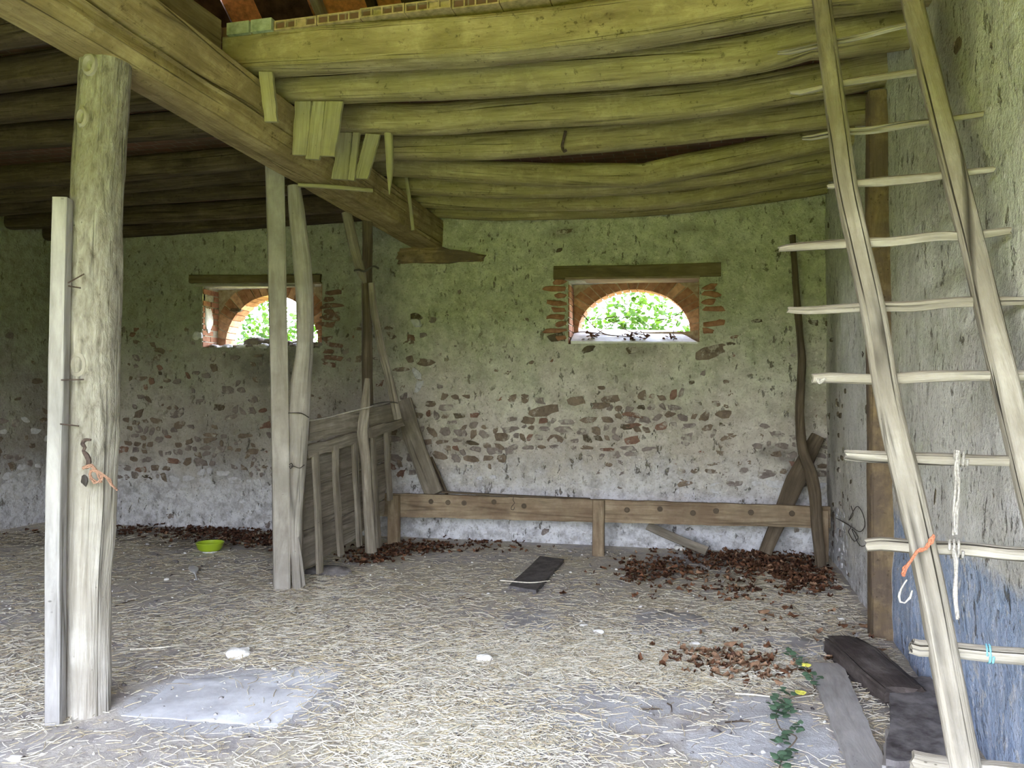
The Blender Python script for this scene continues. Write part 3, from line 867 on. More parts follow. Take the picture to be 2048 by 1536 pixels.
# ---------------------------------------------------------------- windows: recess with lintel, thin brick arch on the outside face
def window(name, w, a_left, a_right, a_top, a_base, seed, label):
    zb = P((a_left[0] + a_right[0]) / 2, a_base, y=YO).z
    xl, xr = P(*a_left, y=YO).x, P(*a_right, y=YO).x
    zt = P((a_left[0] + a_right[0]) / 2, a_top, y=YO).z
    cx, a, bq = (xl + xr) / 2, (xr - xl) / 2, zt - zb
    root = empty(name, (cx, YO, zb), label, 'window', kind='structure')
    mb = MB(); n = 40
    X0, X1, Z1 = w['x0'] - .04, w['x1'] + .04, w['z1'] + .06
    arch, outer = [], []
    for i in range(n + 1):
        t = math.pi * i / n
        px_, pz_ = cx + (a + .02) * math.cos(t), zb + (bq + .02) * math.sin(t)
        arch.append((px_, pz_))
        dx, dz = px_ - cx, max(1e-6, pz_ - zb)
        k = min(((X1 - cx) / dx) if dx > 1e-6 else 1e9, ((X0 - cx) / dx) if dx < -1e-6 else 1e9, (Z1 - zb) / dz)
        outer.append((cx + dx * k, zb + (pz_ - zb) * k))
    V = []
    for y in (YO, YE):
        V += [(p[0], y, p[1]) for p in arch] + [(p[0], y, p[1]) for p in outer]
    m = n + 1; fs = []
    for i in range(n):
        fs.append([i, m + i, m + i + 1, i + 1][::-1])
        fs.append([2 * m + i, 3 * m + i, 3 * m + i + 1, 2 * m + i + 1])
        fs.append([i, i + 1, 2 * m + i + 1, 2 * m + i])
    mb.add(V, fs, None, 0)
    # corner fill of the panel top and the leaf below the arch
    boxm(mb, X0, X1, YO + .01, YE, Z1 - .005, Z1 + .08); boxm(mb, X0, X1, YO, YE, w['z0'] - .06, zb - .005)
    for (sx0, sx1) in ((X0, X0 + .1), (X1 - .1, X1)): boxm(mb, sx0, sx1, YO + .006, YE, zb - .01, Z1)
    # voussoirs
    nvs = 23; r_ = random.Random(seed)
    for i in range(nvs):
        t0, t1 = math.pi * (i + .06) / nvs, math.pi * (i + .94) / nvs
        hl = .215 * r_.uniform(.85, 1.08)
        pts = []
        for (t, rr_) in ((t0, 0), (t1, 0), (t1, hl), (t0, hl)):
            rad = 1 + rr_ / math.hypot(a * math.cos(t), bq * math.sin(t))
            pts.append((cx + a * math.cos(t) * rad, zb + bq * math.sin(t) * rad))
        pr = r_.uniform(.006, .018)
        pts = [(min(max(q[0], w['x0'] + .01), w['x1'] - .01), min(q[1], w['z1'] - .0)) for q in pts]
        V = [(q[0], YO - pr, q[1]) for q in pts] + [(q[0], YE + .005, q[1]) for q in pts]
        mb.add(V, [[0, 1, 2, 3], [7, 6, 5, 4], [0, 4, 5, 1], [1, 5, 6, 2], [2, 6, 7, 3], [3, 7, 4, 0]], None, 1 if r_.random() < .7 else 2)
    mb.build('brick_arch', [M['mortar'], M['brick'], M['brick_pale']], root, smooth=0)
    return root, cx, a, bq, zb

win2, cx2, a2, b2, zb2 = window('window_2', w2, (1156, 660), (1380, 660), 579, 664, 5, 'arched brick window under a timber lintel with a whitewashed sill board')
win1, cx1, a1, b1, zb1 = window('window_1', w1, (452, 690), (637, 690), 591, 690, 6, 'arched brick window half hidden behind the square post and crooked pole')

mb = MB()
timber(mb, [P(1109, 547, y=D + .03), P(1275, 545, y=D + .03), P(1442, 540, y=D + .03)], .13, .145, e=9, n=16, rough=.006, seed=31)
mb.build('lintel', M['lintel'], win2)
mb = MB()
timber(mb, [P(384, 559, y=D + .03), P(515, 559, y=D + .03), P(645, 558, y=D + .03)], .13, .10, e=9, n=16, rough=.006, seed=32)
mb.build('lintel', M['lintel'], win1)
mb = MB()
timber(mb, [P(392, 571, y=D + .01), P(515, 571, y=D + .01), P(628, 571, y=D + .01)], .03, .03, e=5, n=8, rough=.002, seed=33)
mb.build('lath', M['greywood'], win1)
# lintel soffit board under lintel 2
mb = MB()
timber(mb, [P(1135, 561, y=D + .10), P(1400, 558, y=D + .10)], .3, .03, e=8, n=12, rough=.003, seed=34)
mb.build('soffit_board', M['mangerwood'], win2)
# sill board, tilted up to the outside
mb = MB()
A_, B_ = P(1141, 685, y=D + .0), P(1396, 686.5, y=D + .0)
C_, D_ = P(1352, 664, y=YO + .12), P(1152, 660, y=YO + .12)
board(mb, (A_, B_, C_, D_), .028, (0, -.3, 1), 3, rough=.003, nx=8, ny=4)
mb.build('sill_board', M['sill'], win2)
mb = MB()   # masonry bed under the sill
boxm(mb, w2['x0'] + .005, w2['x1'] - .005, D + .03, YO + .02, w2['z0'] - .02, A_.z - .02)
mb.build('sill_bed', M['mortar'], win2, smooth=0)
# rubble on the broken sill of the left window
mb = MB(); r_ = random.Random(9)
for i in range(46):
    x = r_.uniform(w1['x0'] + .02, w1['x1'] - .04); y = r_.uniform(D - .03, YO + .12)
    s_ = r_.uniform(.04, .13)
    blob(mb, (x, y, w1['z0'] + .005 + .05 * (y - D)), (s_ * 1.4, s_, s_ * .55), i, .25, 10, 6, 0 if r_.random() < .55 else 1, rot=r_.uniform(0, 3))
for (px, py, s_) in ((512, 686, .22), (540, 684, .15), (570, 690, .18), (600, 688, .15)):
    c = P(px, py, y=D + .2); blob(mb, c, (s_ * 1.3, s_, s_ * .55), px, .25, 12, 7, 1)
mb.build('sill_rubble', [M['limeplaster'], M['stone_b']], win1)
# white lime lump left on the left jamb
mb = MB(); r_ = random.Random(4)
c = P(418, 640, y=D + .1); blob(mb, (w1['x0'] + .01, D + .12, c.z), (.035, .16, .28), 2, .3, 12, 9, 0)
c = P(398, 672, y=D + .02); blob(mb, (c.x, D + .0, c.z), (.12, .06, .1), 5, .3, 12, 8, 0)
mb.build('lime_lump', M['limeplaster'], win1)

# ================================================================== TIMBERS
def piece(name, label, cat, pts, w, h=None, mat='greywood', group=None, kind='thing', seed=None, **kw):
    mb = MB()
    sd = seed if seed is not None else (len(bpy.data.objects) * 13 + 5) % 997
    timber(mb, pts, w, h, seed=sd, **kw)
    o = mb.build(name, M[mat])
    return tag(o, label, cat, group, kind)

ZB0, ZB1 = 3.22, 3.53    # bottom and top of the main beam
# --- main beam, right face and underside in view; slightly twisted trunk
mb = MB()
secs = []
for (y, xl, xr_b, xr_t, zb_, zt_) in ((-.55, -3.02, -2.78, -2.62, 3.20, 3.56), (2.0, -3.06, -2.82, -2.65, 3.21, 3.55), (3.6, -3.10, -2.86, -2.69, 3.22, 3.54), (5.2, -3.17, -2.88, -2.76, 3.22, 3.53), (7.0, -3.22, -2.89, -2.84, 3.22, 3.53), (8.52, -3.26, -2.89, -2.88, 3.22, 3.53)):
    secs.append((y, [(xl, zb_), (xr_b, zb_), (xr_t, zt_), (xl + .03, zt_)]))
# resample with wobble and rounded arrises
ring_n = 27
ys = np.arange(-.55, 8.53, .1)
V = []; UVc = []
for y in ys:
    q = np.array([[np.interp(y, [s_[0] for s_ in secs], [s_[1][k][c] for s_ in secs]) for c in (0, 1)] for k in range(4)])
    per = [np.linalg.norm(q[(k + 1) % 4] - q[k]) for k in range(4)]
    for k in range(4):
        for i in range(6):
            t = (i + .5) / 6; t = .5 + (t - .5) * 1.13
            p = q[k] * (1 - t) + q[(k + 1) % 4] * t
            c = q.mean(0); ds = abs(t - .5)
            if ds > .45: p = p + (c - p) * .035
            V.append((p[0], y, p[1]))
            if k == 1 and i == 2:      # open drying crack along the right face
                fade = min(1.0, max(0.0, (4.85 - y) / .8)); wdt = .016 + .02 * fade; tc = .425 + .012 * math.sin(y * 3.1) + .006 * math.sin(y * 9)
                for dt, dep in ((-wdt, 0), (0, -.075 * fade - .002), (wdt, 0)):
                    pc = q[1] * (1 - tc - dt) + q[2] * (tc + dt)
                    V.append((pc[0] + dep, y, pc[1]))
V = np.array(V)
cen = np.array([(-3.0, y, 3.38) for y in ys]).repeat(ring_n, axis=0)
dv = V - cen; dv[:, 1] = 0; dl = np.linalg.norm(dv, axis=1, keepdims=True)
nz = vnoise(V, (4, .8, 4), 61, 3) * .016 + vnoise(V, (14, 2, 14), 64, 2) * .006
V = V + dv / dl * nz[:, None]
fs, uv = [], []
for i in range(len(ys) - 1):
    for j in range(ring_n):
        k = (j + 1) % ring_n
        fs.append([i * ring_n + j, (i + 1) * ring_n + j, (i + 1) * ring_n + k, i * ring_n + k])
        u0, u1 = j * .052, (j + 1) * .052
        uv.append([(u0, ys[i]), (u0, ys[i + 1]), (u1, ys[i + 1]), (u1, ys[i])])
fs = [f[::-1] for f in fs]; uv = [u[::-1] for u in uv]
# open drying crack along the right face (a groove pressed in)
crk = [(2.1, .60), (3.2, .62), (3.9, .6), (4.7, .52), (5.4, .50)]
rr = V.reshape(len(ys), ring_n, 3)
for i, y in enumerate(ys):
    if 1.0 < y < 5.0:
        j = 6 + 2 if y < 3.9 else 6 + 2
        rr[i, j, 0] -= .04 * min(1, (5.0 - y)); rr[i, j, 2] -= .01
V = rr.reshape(-1, 3)
mb.add(V.tolist(), fs, uv, 0)
for (ri, rev) in ((0, False), (len(ys) - 1, True)):
    ids = [ri * ring_n + j for j in range(ring_n)]
    mb.f.append(ids if rev else ids[::-1]); mb.uv.append([(0, 0)] * ring_n); mb.m.append(0)
main_beam = mb.build('main_beam', M['beam'])
tag(main_beam, 'thick hewn main beam running from overhead to the back wall', 'beam', kind='thing')

# --- joists to the right of the main beam: pixel points on their lower edge -> a curve at constant y
def joist_r(y, pts, wid, hei, label, mat='joist', e=2.6, xl=None, seed=0, sq=None, rough=.012):
    P3 = [P(px, py, y=y) for (px, py) in pts]
    first = P3[0]; 
    if xl is not None: P3 = [Vector((xl, y, first.z + (first - P3[1]).z * .1))] + P3
    last = P3[-1]; prev = P3[-2]
    if last.x < R + .03:
        k = (R + .04 - last.x) / (last.x - prev.x)
        P3.append(Vector((R + .04, y, last.z + (last.z - prev.z) * min(k, 1.0) * .6)))
    P3 = [p + Vector((0, 0, hei / 2)) for p in P3]
    mb = MB()
    timber(mb, P3, wid, hei, up=(0, 0, 1), e=e, n=18, step=.09, rough=rough, seed=seed, freq=5)
    o = mb.build('ceiling_joist', M[mat])
    return tag(o, label, 'joist', 'joists right of the main beam', 'thing')

joist_r(4.46, [(528, 146), (640, 141), (760, 134), (1024, 118), (1324, 81), (1599, 33), (1674, 23), (1789, 9)], .20, .245, 'squared mossy joist at the open loft edge, topped by hollow bricks', e=7, seed=1, xl=-2.95, rough=.009)
joist_r(4.90, [(590, 206), (800, 200), (1024, 189), (1374, 163), (1524, 143), (1619, 118), (1679, 113), (1799, 96)], .22, .23, 'rounded joist second from the open loft edge, right of the main beam', seed=2, xl=-3.0)
joist_r(5.52, [(700, 268), (860, 268), (1024, 257), (1374, 236), (1639, 196), (1689, 186), (1785, 168)], .22, .22, 'rounded joist third from the loft edge, resting over the ochre wall post', seed=3, xl=-3.0)
joist_r(6.14, [(790, 320), (1024, 316), (1374, 286), (1649, 256)], .21, .21, 'rounded joist with an iron hook hanging below it', seed=4, xl=-3.0)
joist_r(6.79, [(780, 352), (1024, 369), (1200, 374), (1290, 374), (1300, 371), (1424, 347), (1654, 301)], [.2, .2, .2, .2, .2, .2, .2, .2, .2], .20, 'sagging joist that is cracked at its lowest point', seed=5, xl=-3.0)
joist_r(7.22, [(822, 388), (1024, 396), (1249, 389), (1474, 366), (1654, 335)], .19, .20, 'joist just behind the cracked sagging one', seed=6, xl=-3.0)
joist_r(7.72, [(850, 414), (1024, 421), (1324, 416), (1524, 383), (1659, 363)], .18, .19, 'bowed joist second from the back wall, right of the beam', seed=7, xl=-3.0)
joist_r(8.20, [(878, 434), (1024, 441), (1324, 429), (1574, 399), (1654, 386)], .17, .19, 'joist lying closest along the back wall, right of the beam', seed=8, xl=-3.0)

# --- joists to the left (in the dark)
lj = [(3.10, 'joist nearest the doorway in the dark left bay'), (3.58, 'dark left bay joist just above the top of the round trunk post'), (4.12, 'dark left bay joist crossing behind the upper part of the trunk post'), (4.66, 'dark left bay joist crossing behind the knot of the trunk post'),
      (5.16, 'reddish left bay joist midway between trunk post and square post'), (5.98, 'left bay joist with a pale lower edge meeting the top of the square post'), (6.45, 'left bay joist just behind the square post'), (7.0, 'left bay joist over the crooked pole, deep in shadow'), (7.6, 'shadowed left bay joist second from the back wall'), (8.15, 'shadowed left bay joist lying along the back wall')]
for i, (y, lab) in enumerate(lj):
    zb_ = 3.53 + .01 * math.sin(i * 2.1)
    mb = MB()
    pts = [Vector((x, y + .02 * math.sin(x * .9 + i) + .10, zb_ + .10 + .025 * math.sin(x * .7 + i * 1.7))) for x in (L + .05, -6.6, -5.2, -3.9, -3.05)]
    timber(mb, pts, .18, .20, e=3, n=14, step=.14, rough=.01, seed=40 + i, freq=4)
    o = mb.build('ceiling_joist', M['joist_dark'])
    tag(o, lab, 'joist', 'joists left of the main beam', 'thing')

# --- loft edge: hollow bricks on top of the front joist
zt_ = lambda px: None
r_ = random.Random(12)
def hollow_brick(x0, x1, y0, y1, z0, z1):
    mb = MB(); nh = 4; t = .009
    wcell = (x1 - x0 - t * (nh + 1)) / nh
    boxm(mb, x0, x1, y0, y1, z0, z0 + t); boxm(mb, x0, x1, y0, y1, z1 - t, z1)
    for i in range(nh + 1):
        xa = x0 + i * (wcell + t)
        boxm(mb, xa, xa + t, y0, y1, z0 + t, z1 - t)
    # rubble stuffed in some of the holes and the closed back
    boxm(mb, x0, x1, y0 + .14, y1, z0 + t, z1 - t)
    for i in range(nh):
        if r_.random() < .4:
            xa = x0 + t + i * (wcell + t)
            boxm(mb, xa, xa + wcell, y0 + r_.uniform(.008, .03), y0 + .12, z0 + t, z1 - t - (0 if r_.random() < .5 else .02))
    return mb
prev = None
jz = [(px, P(px, py, y=4.36).z) for (px, py) in ((455, 92), (560, 66), (700, 60), (800, 52), (900, 44), (1000, 34), (1100, 22), (1200, 12), (1300, 2))]
jx = [P(px, 50, y=4.36).x for (px, _) in jz]
topz = [z for (_, z) in jz]
x = P(548, 60, y=4.34).x
k = 0
while x < .95:
    w_ = .285
    zc = 3.775 + .004 * math.sin(k)
    mb = hollow_brick(x, x + w_ - .006, 4.345 + r_.uniform(-.012, .012), 4.60, zc, zc + .058)
    o = mb.build('hollow_brick', M['hollow'], smooth=0)
    tag(o, 'flat hollow clay brick in the row along the loft edge, holes facing out', 'brick', 'hollow bricks along the loft edge')
    x += w_; k += 1
for i, (pa, pb) in enumerate(((455, 502), (503, 547))):
    xa, xb = P(pa, 60, y=4.34).x, P(pb, 60, y=4.34).x
    mb = MB(); boxm(mb, xa, xb - .01, 4.33, 4.56, 3.775, 3.85)
    o = mb.build('stone_block', M['mossblock'], smooth=0)
    tag(o, ['mossy grey block at the very end of the loft edge, against the main beam', 'mossy grey block between its twin and the hollow brick row'][i], 'block')
# reddish trimmer plank standing on the main beam
mb = MB()
board(mb, (Vector((-2.98, 1.2, 3.56)), Vector((-2.98, 1.2, 3.86)), Vector((-2.93, 4.28, 3.84)), Vector((-2.93, 4.28, 3.55))), .05, (1, 0, 0), 17, rough=.004, ny=24)
o = mb.build('trimmer_plank', M['lintel']); tag(o, 'dark reddish plank standing on edge on top of the main beam', 'plank')

# dark boards added in place of shade under the tiles, and rafters
for (pa, pb, nm, mt, lab) in ((420, 470, 'shade_board', 'loftboard', 'dark board standing in for roof shade left of the first orange glimpse of tiles'), (532, 628, 'shade_board', 'loftboard', 'dark board standing in for roof shade between the two orange glimpses of tiles'),
                              (852, 1040, 'shade_board', 'loftboard', 'wide dark board standing in for roof shade right of the grey rafter'), (1042, 1400, 'shade_board', 'loftboard', 'widest dark board standing in for roof shade above the right end of the loft edge')):
    ym = 7.1; xa, xb = P(pa, 15, y=ym).x, P(pb, 15, y=ym).x
    V = [(xa, 4.1, slope(4.1)), (xb, 4.1, slope(4.1)), (xb, 8.6, slope(8.6)), (xa, 8.6, slope(8.6))]
    mb = MB(); board(mb, [Vector(v) for v in V], .025, (0, -.6, -.8), int(pa), rough=.004, ny=8)
    o = mb.build(nm, M[mt]); tag(o, lab, 'board')
for (pa, pb, mt, lab) in ((634, 650, 'greywood', 'thin pale rafter at the left of the big orange tile patch'), (806, 850, 'joist_dark', 'broad grey rafter at the right of the big orange tile patch'), (738, 752, 'joist_dark', 'slim dark rafter in the middle of the orange tile patch')):
    ym = 7.0; xa, xb = P(pa, 15, y=ym).x, P(pb, 15, y=ym).x
    mb = MB(); timber(mb, [Vector(((xa + xb) / 2, y_, slope(y_) - .08)) for y_ in (4.15, 6.5, 8.55)], xb - xa, .12, up=(0, .6, .8), e=8, n=12, seed=int(pa))
    o = mb.build('roof_rafter', M[mt]); tag(o, lab, 'rafter', kind='thing')

# --- big round trunk post
zsamp = []
axis = [((152 + 22, 1452, 99), (0.0)), ]
base = P(171, 1432, z=0.0); base = Vector((base.x, base.y + .08, -.03))
d0 = 3.88; d1 = 4.06
def at_d(px, py, z0d=None):
    # depth runs from the base to the top of the post
    t = (1440 - py) / (1440 - 110)
    return P(px, py, d=d0 + (d1 - d0) * t)
tp = [at_d(171, 1455), at_d(172, 1300), at_d(172, 1150), at_d(178, 1000), at_d(183, 860), at_d(184, 700), at_d(188, 560), at_d(192, 420), at_d(200, 300), at_d(206, 200), at_d(211, 118), at_d(213, 72)]
tw = [.205, .200, .205, .235, .245, .245, .24, .235, .225, .22, .225, .22]
root = empty('trunk_post', tp[0], 'thick peeling tree-trunk post carrying the main beam, nearest to the viewer', 'post')
mb = MB(); timber(mb, tp, tw, up=(0, -1, 0), e=2.3, n=40, step=.035, rough=.016, seed=3, freq=6)
bv = np.array(mb.v); zf = bv[:, 2]
ax = np.interp(zf, [p.z for p in tp], [p.x for p in tp]); latc = (bv[:, 0] - ax)
nb = vnoise(bv, (7, 7, 2.2), 19, 3) * .5 + vnoise(bv, (22, 22, 6), 20, 2) * .25
bark = smoothstep(zf + nb * .9, 1.75, 2.15) + smoothstep(latc + nb * .12, .025, .055) * smoothstep(zf + nb * .4, 1.0, 1.35) * .9 + smoothstep(nb, .34, .5) * .6
mb.attr['bark'] = np.clip(bark, 0, 1)
trunk = mb.build('trunk', M['post'], root)
# knots
def knot(mb, c, nrm, r, seed):
    nrm = Vector(nrm).normalized(); s = nrm.cross(Vector((0, 0, 1))).normalized(); u = s.cross(nrm)
    V = []; n = 14; prof = [(1.15, -.01), (1.0, .012), (.72, .018), (.5, .006), (.22, -.012)]
    r_ = random.Random(seed)
    for (q, h_) in prof:
        for k in range(n):
            a = 2 * math.pi * k / n
            V.append(c + s * (math.cos(a) * r * q * .8) + u * (math.sin(a) * r * q * 1.2 * r_.uniform(.93, 1.07)) + nrm * (h_))
    V.append(c - nrm * .014)
    fs = []
    for i in range(len(prof) - 1):
        for k in range(n): fs.append([i * n + k, i * n + (k + 1) % n, (i + 1) * n + (k + 1) % n, (i + 1) * n + k])
    for k in range(n): fs.append([(len(prof) - 1) * n + k, (len(prof) - 1) * n + (k + 1) % n, len(prof) * n])
    a_, b_, c_ = (Vector(V[i]) for i in fs[-1])
    if (b_ - a_).cross(c_ - a_).dot(nrm) < 0: fs = [f[::-1] for f in fs]
    mb.add([tuple(v) for v in V], fs, None, 0)
def on_trunk(py, f):
    c = at_d(np.interp(py, [118, 300, 700, 1000, 1440], [211, 200, 184, 178, 171]), py)
    v = Vector((c.x, c.y, 0)).normalized(); s_ = Vector((v.y, -v.x, 0)); r_ = .112
    n_ = s_ * f - v * math.sqrt(1 - f * f)
    return c + n_ * r_, n_
for (py_, f_, r_k, sd_) in ((250, -.72, .042, 1), (148, -.58, .046, 2), (732, -.5, .05, 3)):
    mb = MB(); c_, n_ = on_trunk(py_, f_); knot(mb, c_, n_, r_k, sd_); mb.attr['bark'] = [.3] * mb.n; mb.build('knot', M['post'], root)

# nails and the iron hook driven into it
NB = Vector((0, -.125, 0))
def nail(px1, py1, px2, py2, r=.0035):
    a, b = P(px1, py1, d=3.74), P(px2, py2, d=3.80)
    mb = MB(); timber(mb, [a, b], r * 2, e=2, n=6, step=.05, rough=0, seed=1, up=(0, -1, .3)); return mb.build('nail', M['iron'], root)
nail(136, 566, 168, 548); nail(137, 572, 161, 576); nail(122, 760, 168, 759); nail(120, 848, 158, 852)
hk = [P(182, 880, d=3.735), P(170, 880, d=3.73), P(165, 888, d=3.72), P(170, 895, d=3.715), P(167, 902, d=3.71), P(174, 912, d=3.70), P(178, 924, d=3.70), P(174, 934, d=3.71), P(167, 934, d=3.73)]
mb = MB(); timber(mb, hk, [.012, .018, .02, .016, .016, .024, .026, .02, .012], e=2, n=8, step=.01, rough=.001, seed=4, up=(0, -1, 0.2))
mb.build('hook', M['iron'], root)
mb = MB(); blob(mb, P(169, 960, d=3.766), (.035, .012, .05), 3, .3); mb.build('mortise_dark_patch', M['wire'], root)  # flat dark patch painted in for the shade of a mortise

# twine looped on the hook
def cord(name, label, pts, w, mat, strands=1, cat='twine', seed=0, jit=.004):
    mb = MB(); r_ = random.Random(seed)
    for s_ in range(strands):
        q = [p + Vector((r_.uniform(-jit, jit), r_.uniform(-jit, jit), r_.uniform(-jit, jit))) * (strands > 1) for p in pts]
        timber(mb, q, w, e=2, n=6, step=.012, rough=w * .12, seed=seed + s_, up=(.2, -1, .3))
    o = mb.build(name, M[mat]); return tag(o, label, cat)
q = lambda pts, d: [P(a, b, d=d) for (a, b) in pts]
cord('twine_loop', 'rust-coloured twine looped over the iron hook on the trunk post', q([(168, 936), (180, 932), (192, 938), (201, 952), (200, 962), (190, 964), (182, 958), (179, 946), (186, 938), (196, 944), (208, 953), (218, 960), (222, 968), (230, 980)], 3.695) , .008, 'brown_twine', 4, seed=5, jit=.008)

# sawn plank fixed on the left side of the trunk post
a_, b_ = P(121, 398, d=3.86), P(113, 1446, d=3.66)
t_ = (a_ - b_)
mb = MB()
timber(mb, [P(111, 1446, d=3.72), P(111, 1100, d=3.74), P(116, 850, d=3.78), P(121, 600, d=3.83), P(126, 398, d=3.86)], .07, .075, up=(.35, -1, 0), e=9, n=20, step=.08, rough=.003, seed=23)
o = mb.build('sawn_plank', M['palewood']); tag(o, 'pale sawn plank standing against the left side of the trunk post', 'plank')

# --- square post and its neighbours by the hurdle
DP = 6.43
mb = MB(); timber(mb, [P(564, 1182, d=DP), P(561, 900, d=DP), P(556, 640, d=DP + .02), P(551, 400, d=DP + .06), P(549, 315, d=DP + .08)], [.135, .14, .14, .145, .15], [.135, .14, .14, .145, .15], up=(.62, -1, 0), e=10, n=24, step=.1, rough=.004, seed=8)
o = mb.build('square_post', M['greywood']); tag(o, 'tall square sawn post with two nail marks, in front of the left window', 'post')
dc = 6.42
pp = [(597, 1180), (593, 1120), (592, 1060), (594, 1000), (596, 930), (598, 870), (599, 830), (603, 760), (610, 690), (609, 600), (604, 520), (596, 450), (588, 372)]
pw = [20, 20, 23, 25, 30, 34, 38, 36, 31, 32, 34, 30, 24]
root = empty('crooked_pole', P(597, 1178, d=dc), 'pale crooked pole tied to the right side of the square post', 'pole')
mb = MB(); timber(mb, [P(a, b, d=dc) for a, b in pp], [w_ / 1600 * dc for w_ in pw], up=(0, -1, 0), e=2.6, n=18, step=.05, rough=.008, seed=9, freq=5)
mb.build('shaft', M['greywood'], root)
mb = MB(); timber(mb, [P(608, 1172, d=dc - .06), P(602, 1120, d=dc - .07), P(596, 1075, d=dc - .06)], [.03, .025, .012], [.02, .02, .01], up=(0, -1, 0), e=3, n=8, rough=.003, seed=2, endrough=.01)
mb.build('splinter', M['greywood'], root)
def tie(label, pts, d, w=.006, mat='wire'):
    return cord('wire_tie', label, [P(a, b, d=d) for (a, b) in pts], w, mat, 2, 'wire', seed=int(pts[0][1]), jit=.003)
tie('dark wire binding pole and square post above the hurdle rail', [(577, 826), (590, 825), (604, 827), (618, 835)], dc - .13)
tie('twisted wire bow around the crooked pole beside the hurdle', [(578, 930), (583, 926), (586, 932), (581, 938), (578, 932), (588, 933), (600, 936), (609, 930)], dc - .13)

# pole propping the beam, thin dark pole, crooked branch
o = piece('prop_pole', 'short leaning pole from the main beam down to a wire knot', 'pole', [P(693, 425, d=7.32), P(699, 452, d=7.32), P(707, 490, d=7.32), P(716, 525, d=7.32), P(723, 545, d=7.32), P(730, 566, d=7.34)], [.085, .09, .09, .085, .08, .03], mat='hurdlewood', e=2.6, rough=.006, seed=71)
o = piece('dark_upright_pole', 'dark upright pole behind the hurdle, from beam to floor', 'pole', [P(742, 1095, d=8.0), P(737, 900, d=7.95), P(735, 750, d=7.9), P(734, 640, d=7.85), P(734, 540, d=7.75), P(735, 470, d=7.65), P(735, 436, d=7.62)], [.11, .11, .105, .105, .10, .10, .10], mat='darkwood', rough=.012, seed=72)
tie('dark wire knot joining the leaning prop pole and the dark upright pole', [(708, 541), (718, 540), (728, 543), (738, 537), (748, 533), (757, 537)], 7.22, .016)
o = piece('curved_branch', 'long curved branch sweeping down to the end of the hurdle', 'branch', [P(743, 566, d=7.55), P(747, 610, d=7.55), P(753, 650, d=7.55), P(763, 700, d=7.55), P(774, 740, d=7.55), P(785, 785, d=7.57), P(796, 838, d=7.6)], [.06, .07, .075, .075, .08, .085, .08], mat='hurdlewood', rough=.006, seed=73)

# --- hurdle (slatted partition) between the crooked pole and the manger
HA, HB = P(612, 1000, d=6.55), P(795, 1000, d=7.95)
hn = (HB - HA).cross(Vector((0, 0, 1))).normalized()
if hn.dot(CAM - HA) < 0: hn = -hn
def H(px, py, off=0.0): return P(px, py, plane=(HA + hn * off, hn))
root = empty('hurdle', H(700, 1110), 'grey slatted wooden hurdle standing between crooked pole and manger', 'hurdle')
def hb(name, quad, th, off, seed, mat='hurdlewood', rough=.003):
    mb = MB(); board(mb, [H(a, b, off) for (a, b) in quad], th, hn, seed, rough=rough, nx=3, ny=10, edge=.006)
    return mb.build(name, M[mat], root)
hb('top_board', ((617, 842), (617, 882), (787, 846), (782, 806)), .03, 0, 1)
hb('panel_board', ((612, 896), (609, 978), (780, 918), (782, 848)), .02, -.05, 2)
hb('panel_board', ((608, 977), (605, 1062), (768, 998), (778, 922)), .02, -.085, 3)
hb('panel_board', ((605, 1062), (604, 1094), (766, 1030), (768, 1000)), .02, -.05, 4)
hb('panel_board', ((604, 1090), (606, 1140), (712, 1074), (764, 1024)), .02, -.085, 5)
def slat(pts, wpx, off, seed, name='slat', e=5, thick=.03):
    ps = [H(a, b, off) for (a, b) in pts]
    dep = (ps[0] - CAM).dot(ROT @ Vector((0, 0, -1)))
    mb = MB(); timber(mb, ps, wpx / 1600 * dep, thick, up=hn, e=e, n=12, step=.06, rough=.005, seed=seed)
    return mb.build(name, M['hurdlewood'], root)
slat([(612, 902), (640, 893), (690, 883), (716, 876)], 25, .05, 11, 'rail', 4, .05)   # lower rail: runs sideways
for ob in list(root.children):
    if ob.name.startswith('rail'): bpy.data.objects.remove(ob)
mb = MB(); board(mb, [H(a, b, .045) for (a, b) in ((610, 892), (613, 916), (718, 884), (714, 863))], .05, hn, 12, rough=.005, nx=3, ny=10, edge=.008); mb.build('rail', M['hurdlewood'], root)
mb = MB(); board(mb, [H(a, b, .03) for (a, b) in ((738, 854), (738, 877), (806, 852), (800, 838))], .05, hn, 13, rough=.005, nx=3, ny=8, edge=.008); mb.build('rail', M['hurdlewood'], root)
slat([(640, 1146), (637, 1050), (634, 980), (630, 905)], 20, .06, 14)
slat([(682, 1110), (677, 1040), (672, 960), (671, 890)], 19, .06, 15)
slat([(719, 1092), (715, 1010), (711, 940), (709, 885)], 17, .06, 16)
slat([(758, 1094), (752, 1000), (748, 930), (746, 870)], 14, .03, 17)
slat([(780, 1000), (776, 940), (774, 900), (772, 860)], 17, .04, 18)
o = piece('gnarled_stake', 'gnarled round stake standing upright in front of the hurdle', 'stake', [H(742, 1104, .24), H(738, 1040, .24), H(733, 960, .24), H(731, 920, .24), H(726, 866, .24), H(730, 826, .24), H(733, 790, .24), H(735, 757, .24)], [.10, .09, .09, .09, .10, .085, .065, .045], mat='hurdlewood', rough=.012, seed=77, freq=8)
cord('twine', 'pale twine stretched along the top edge of the hurdle', [H(616, 842, .03), H(650, 836, .03), H(690, 826, .03), H(730, 817, .29), H(746, 812, .29)], .008, 'white_twine', 2, seed=3)
tie('thin wire from the gnarled stake to the curved branch', [(738, 811), (760, 806), (780, 803), (796, 806)], 7.48, .01)
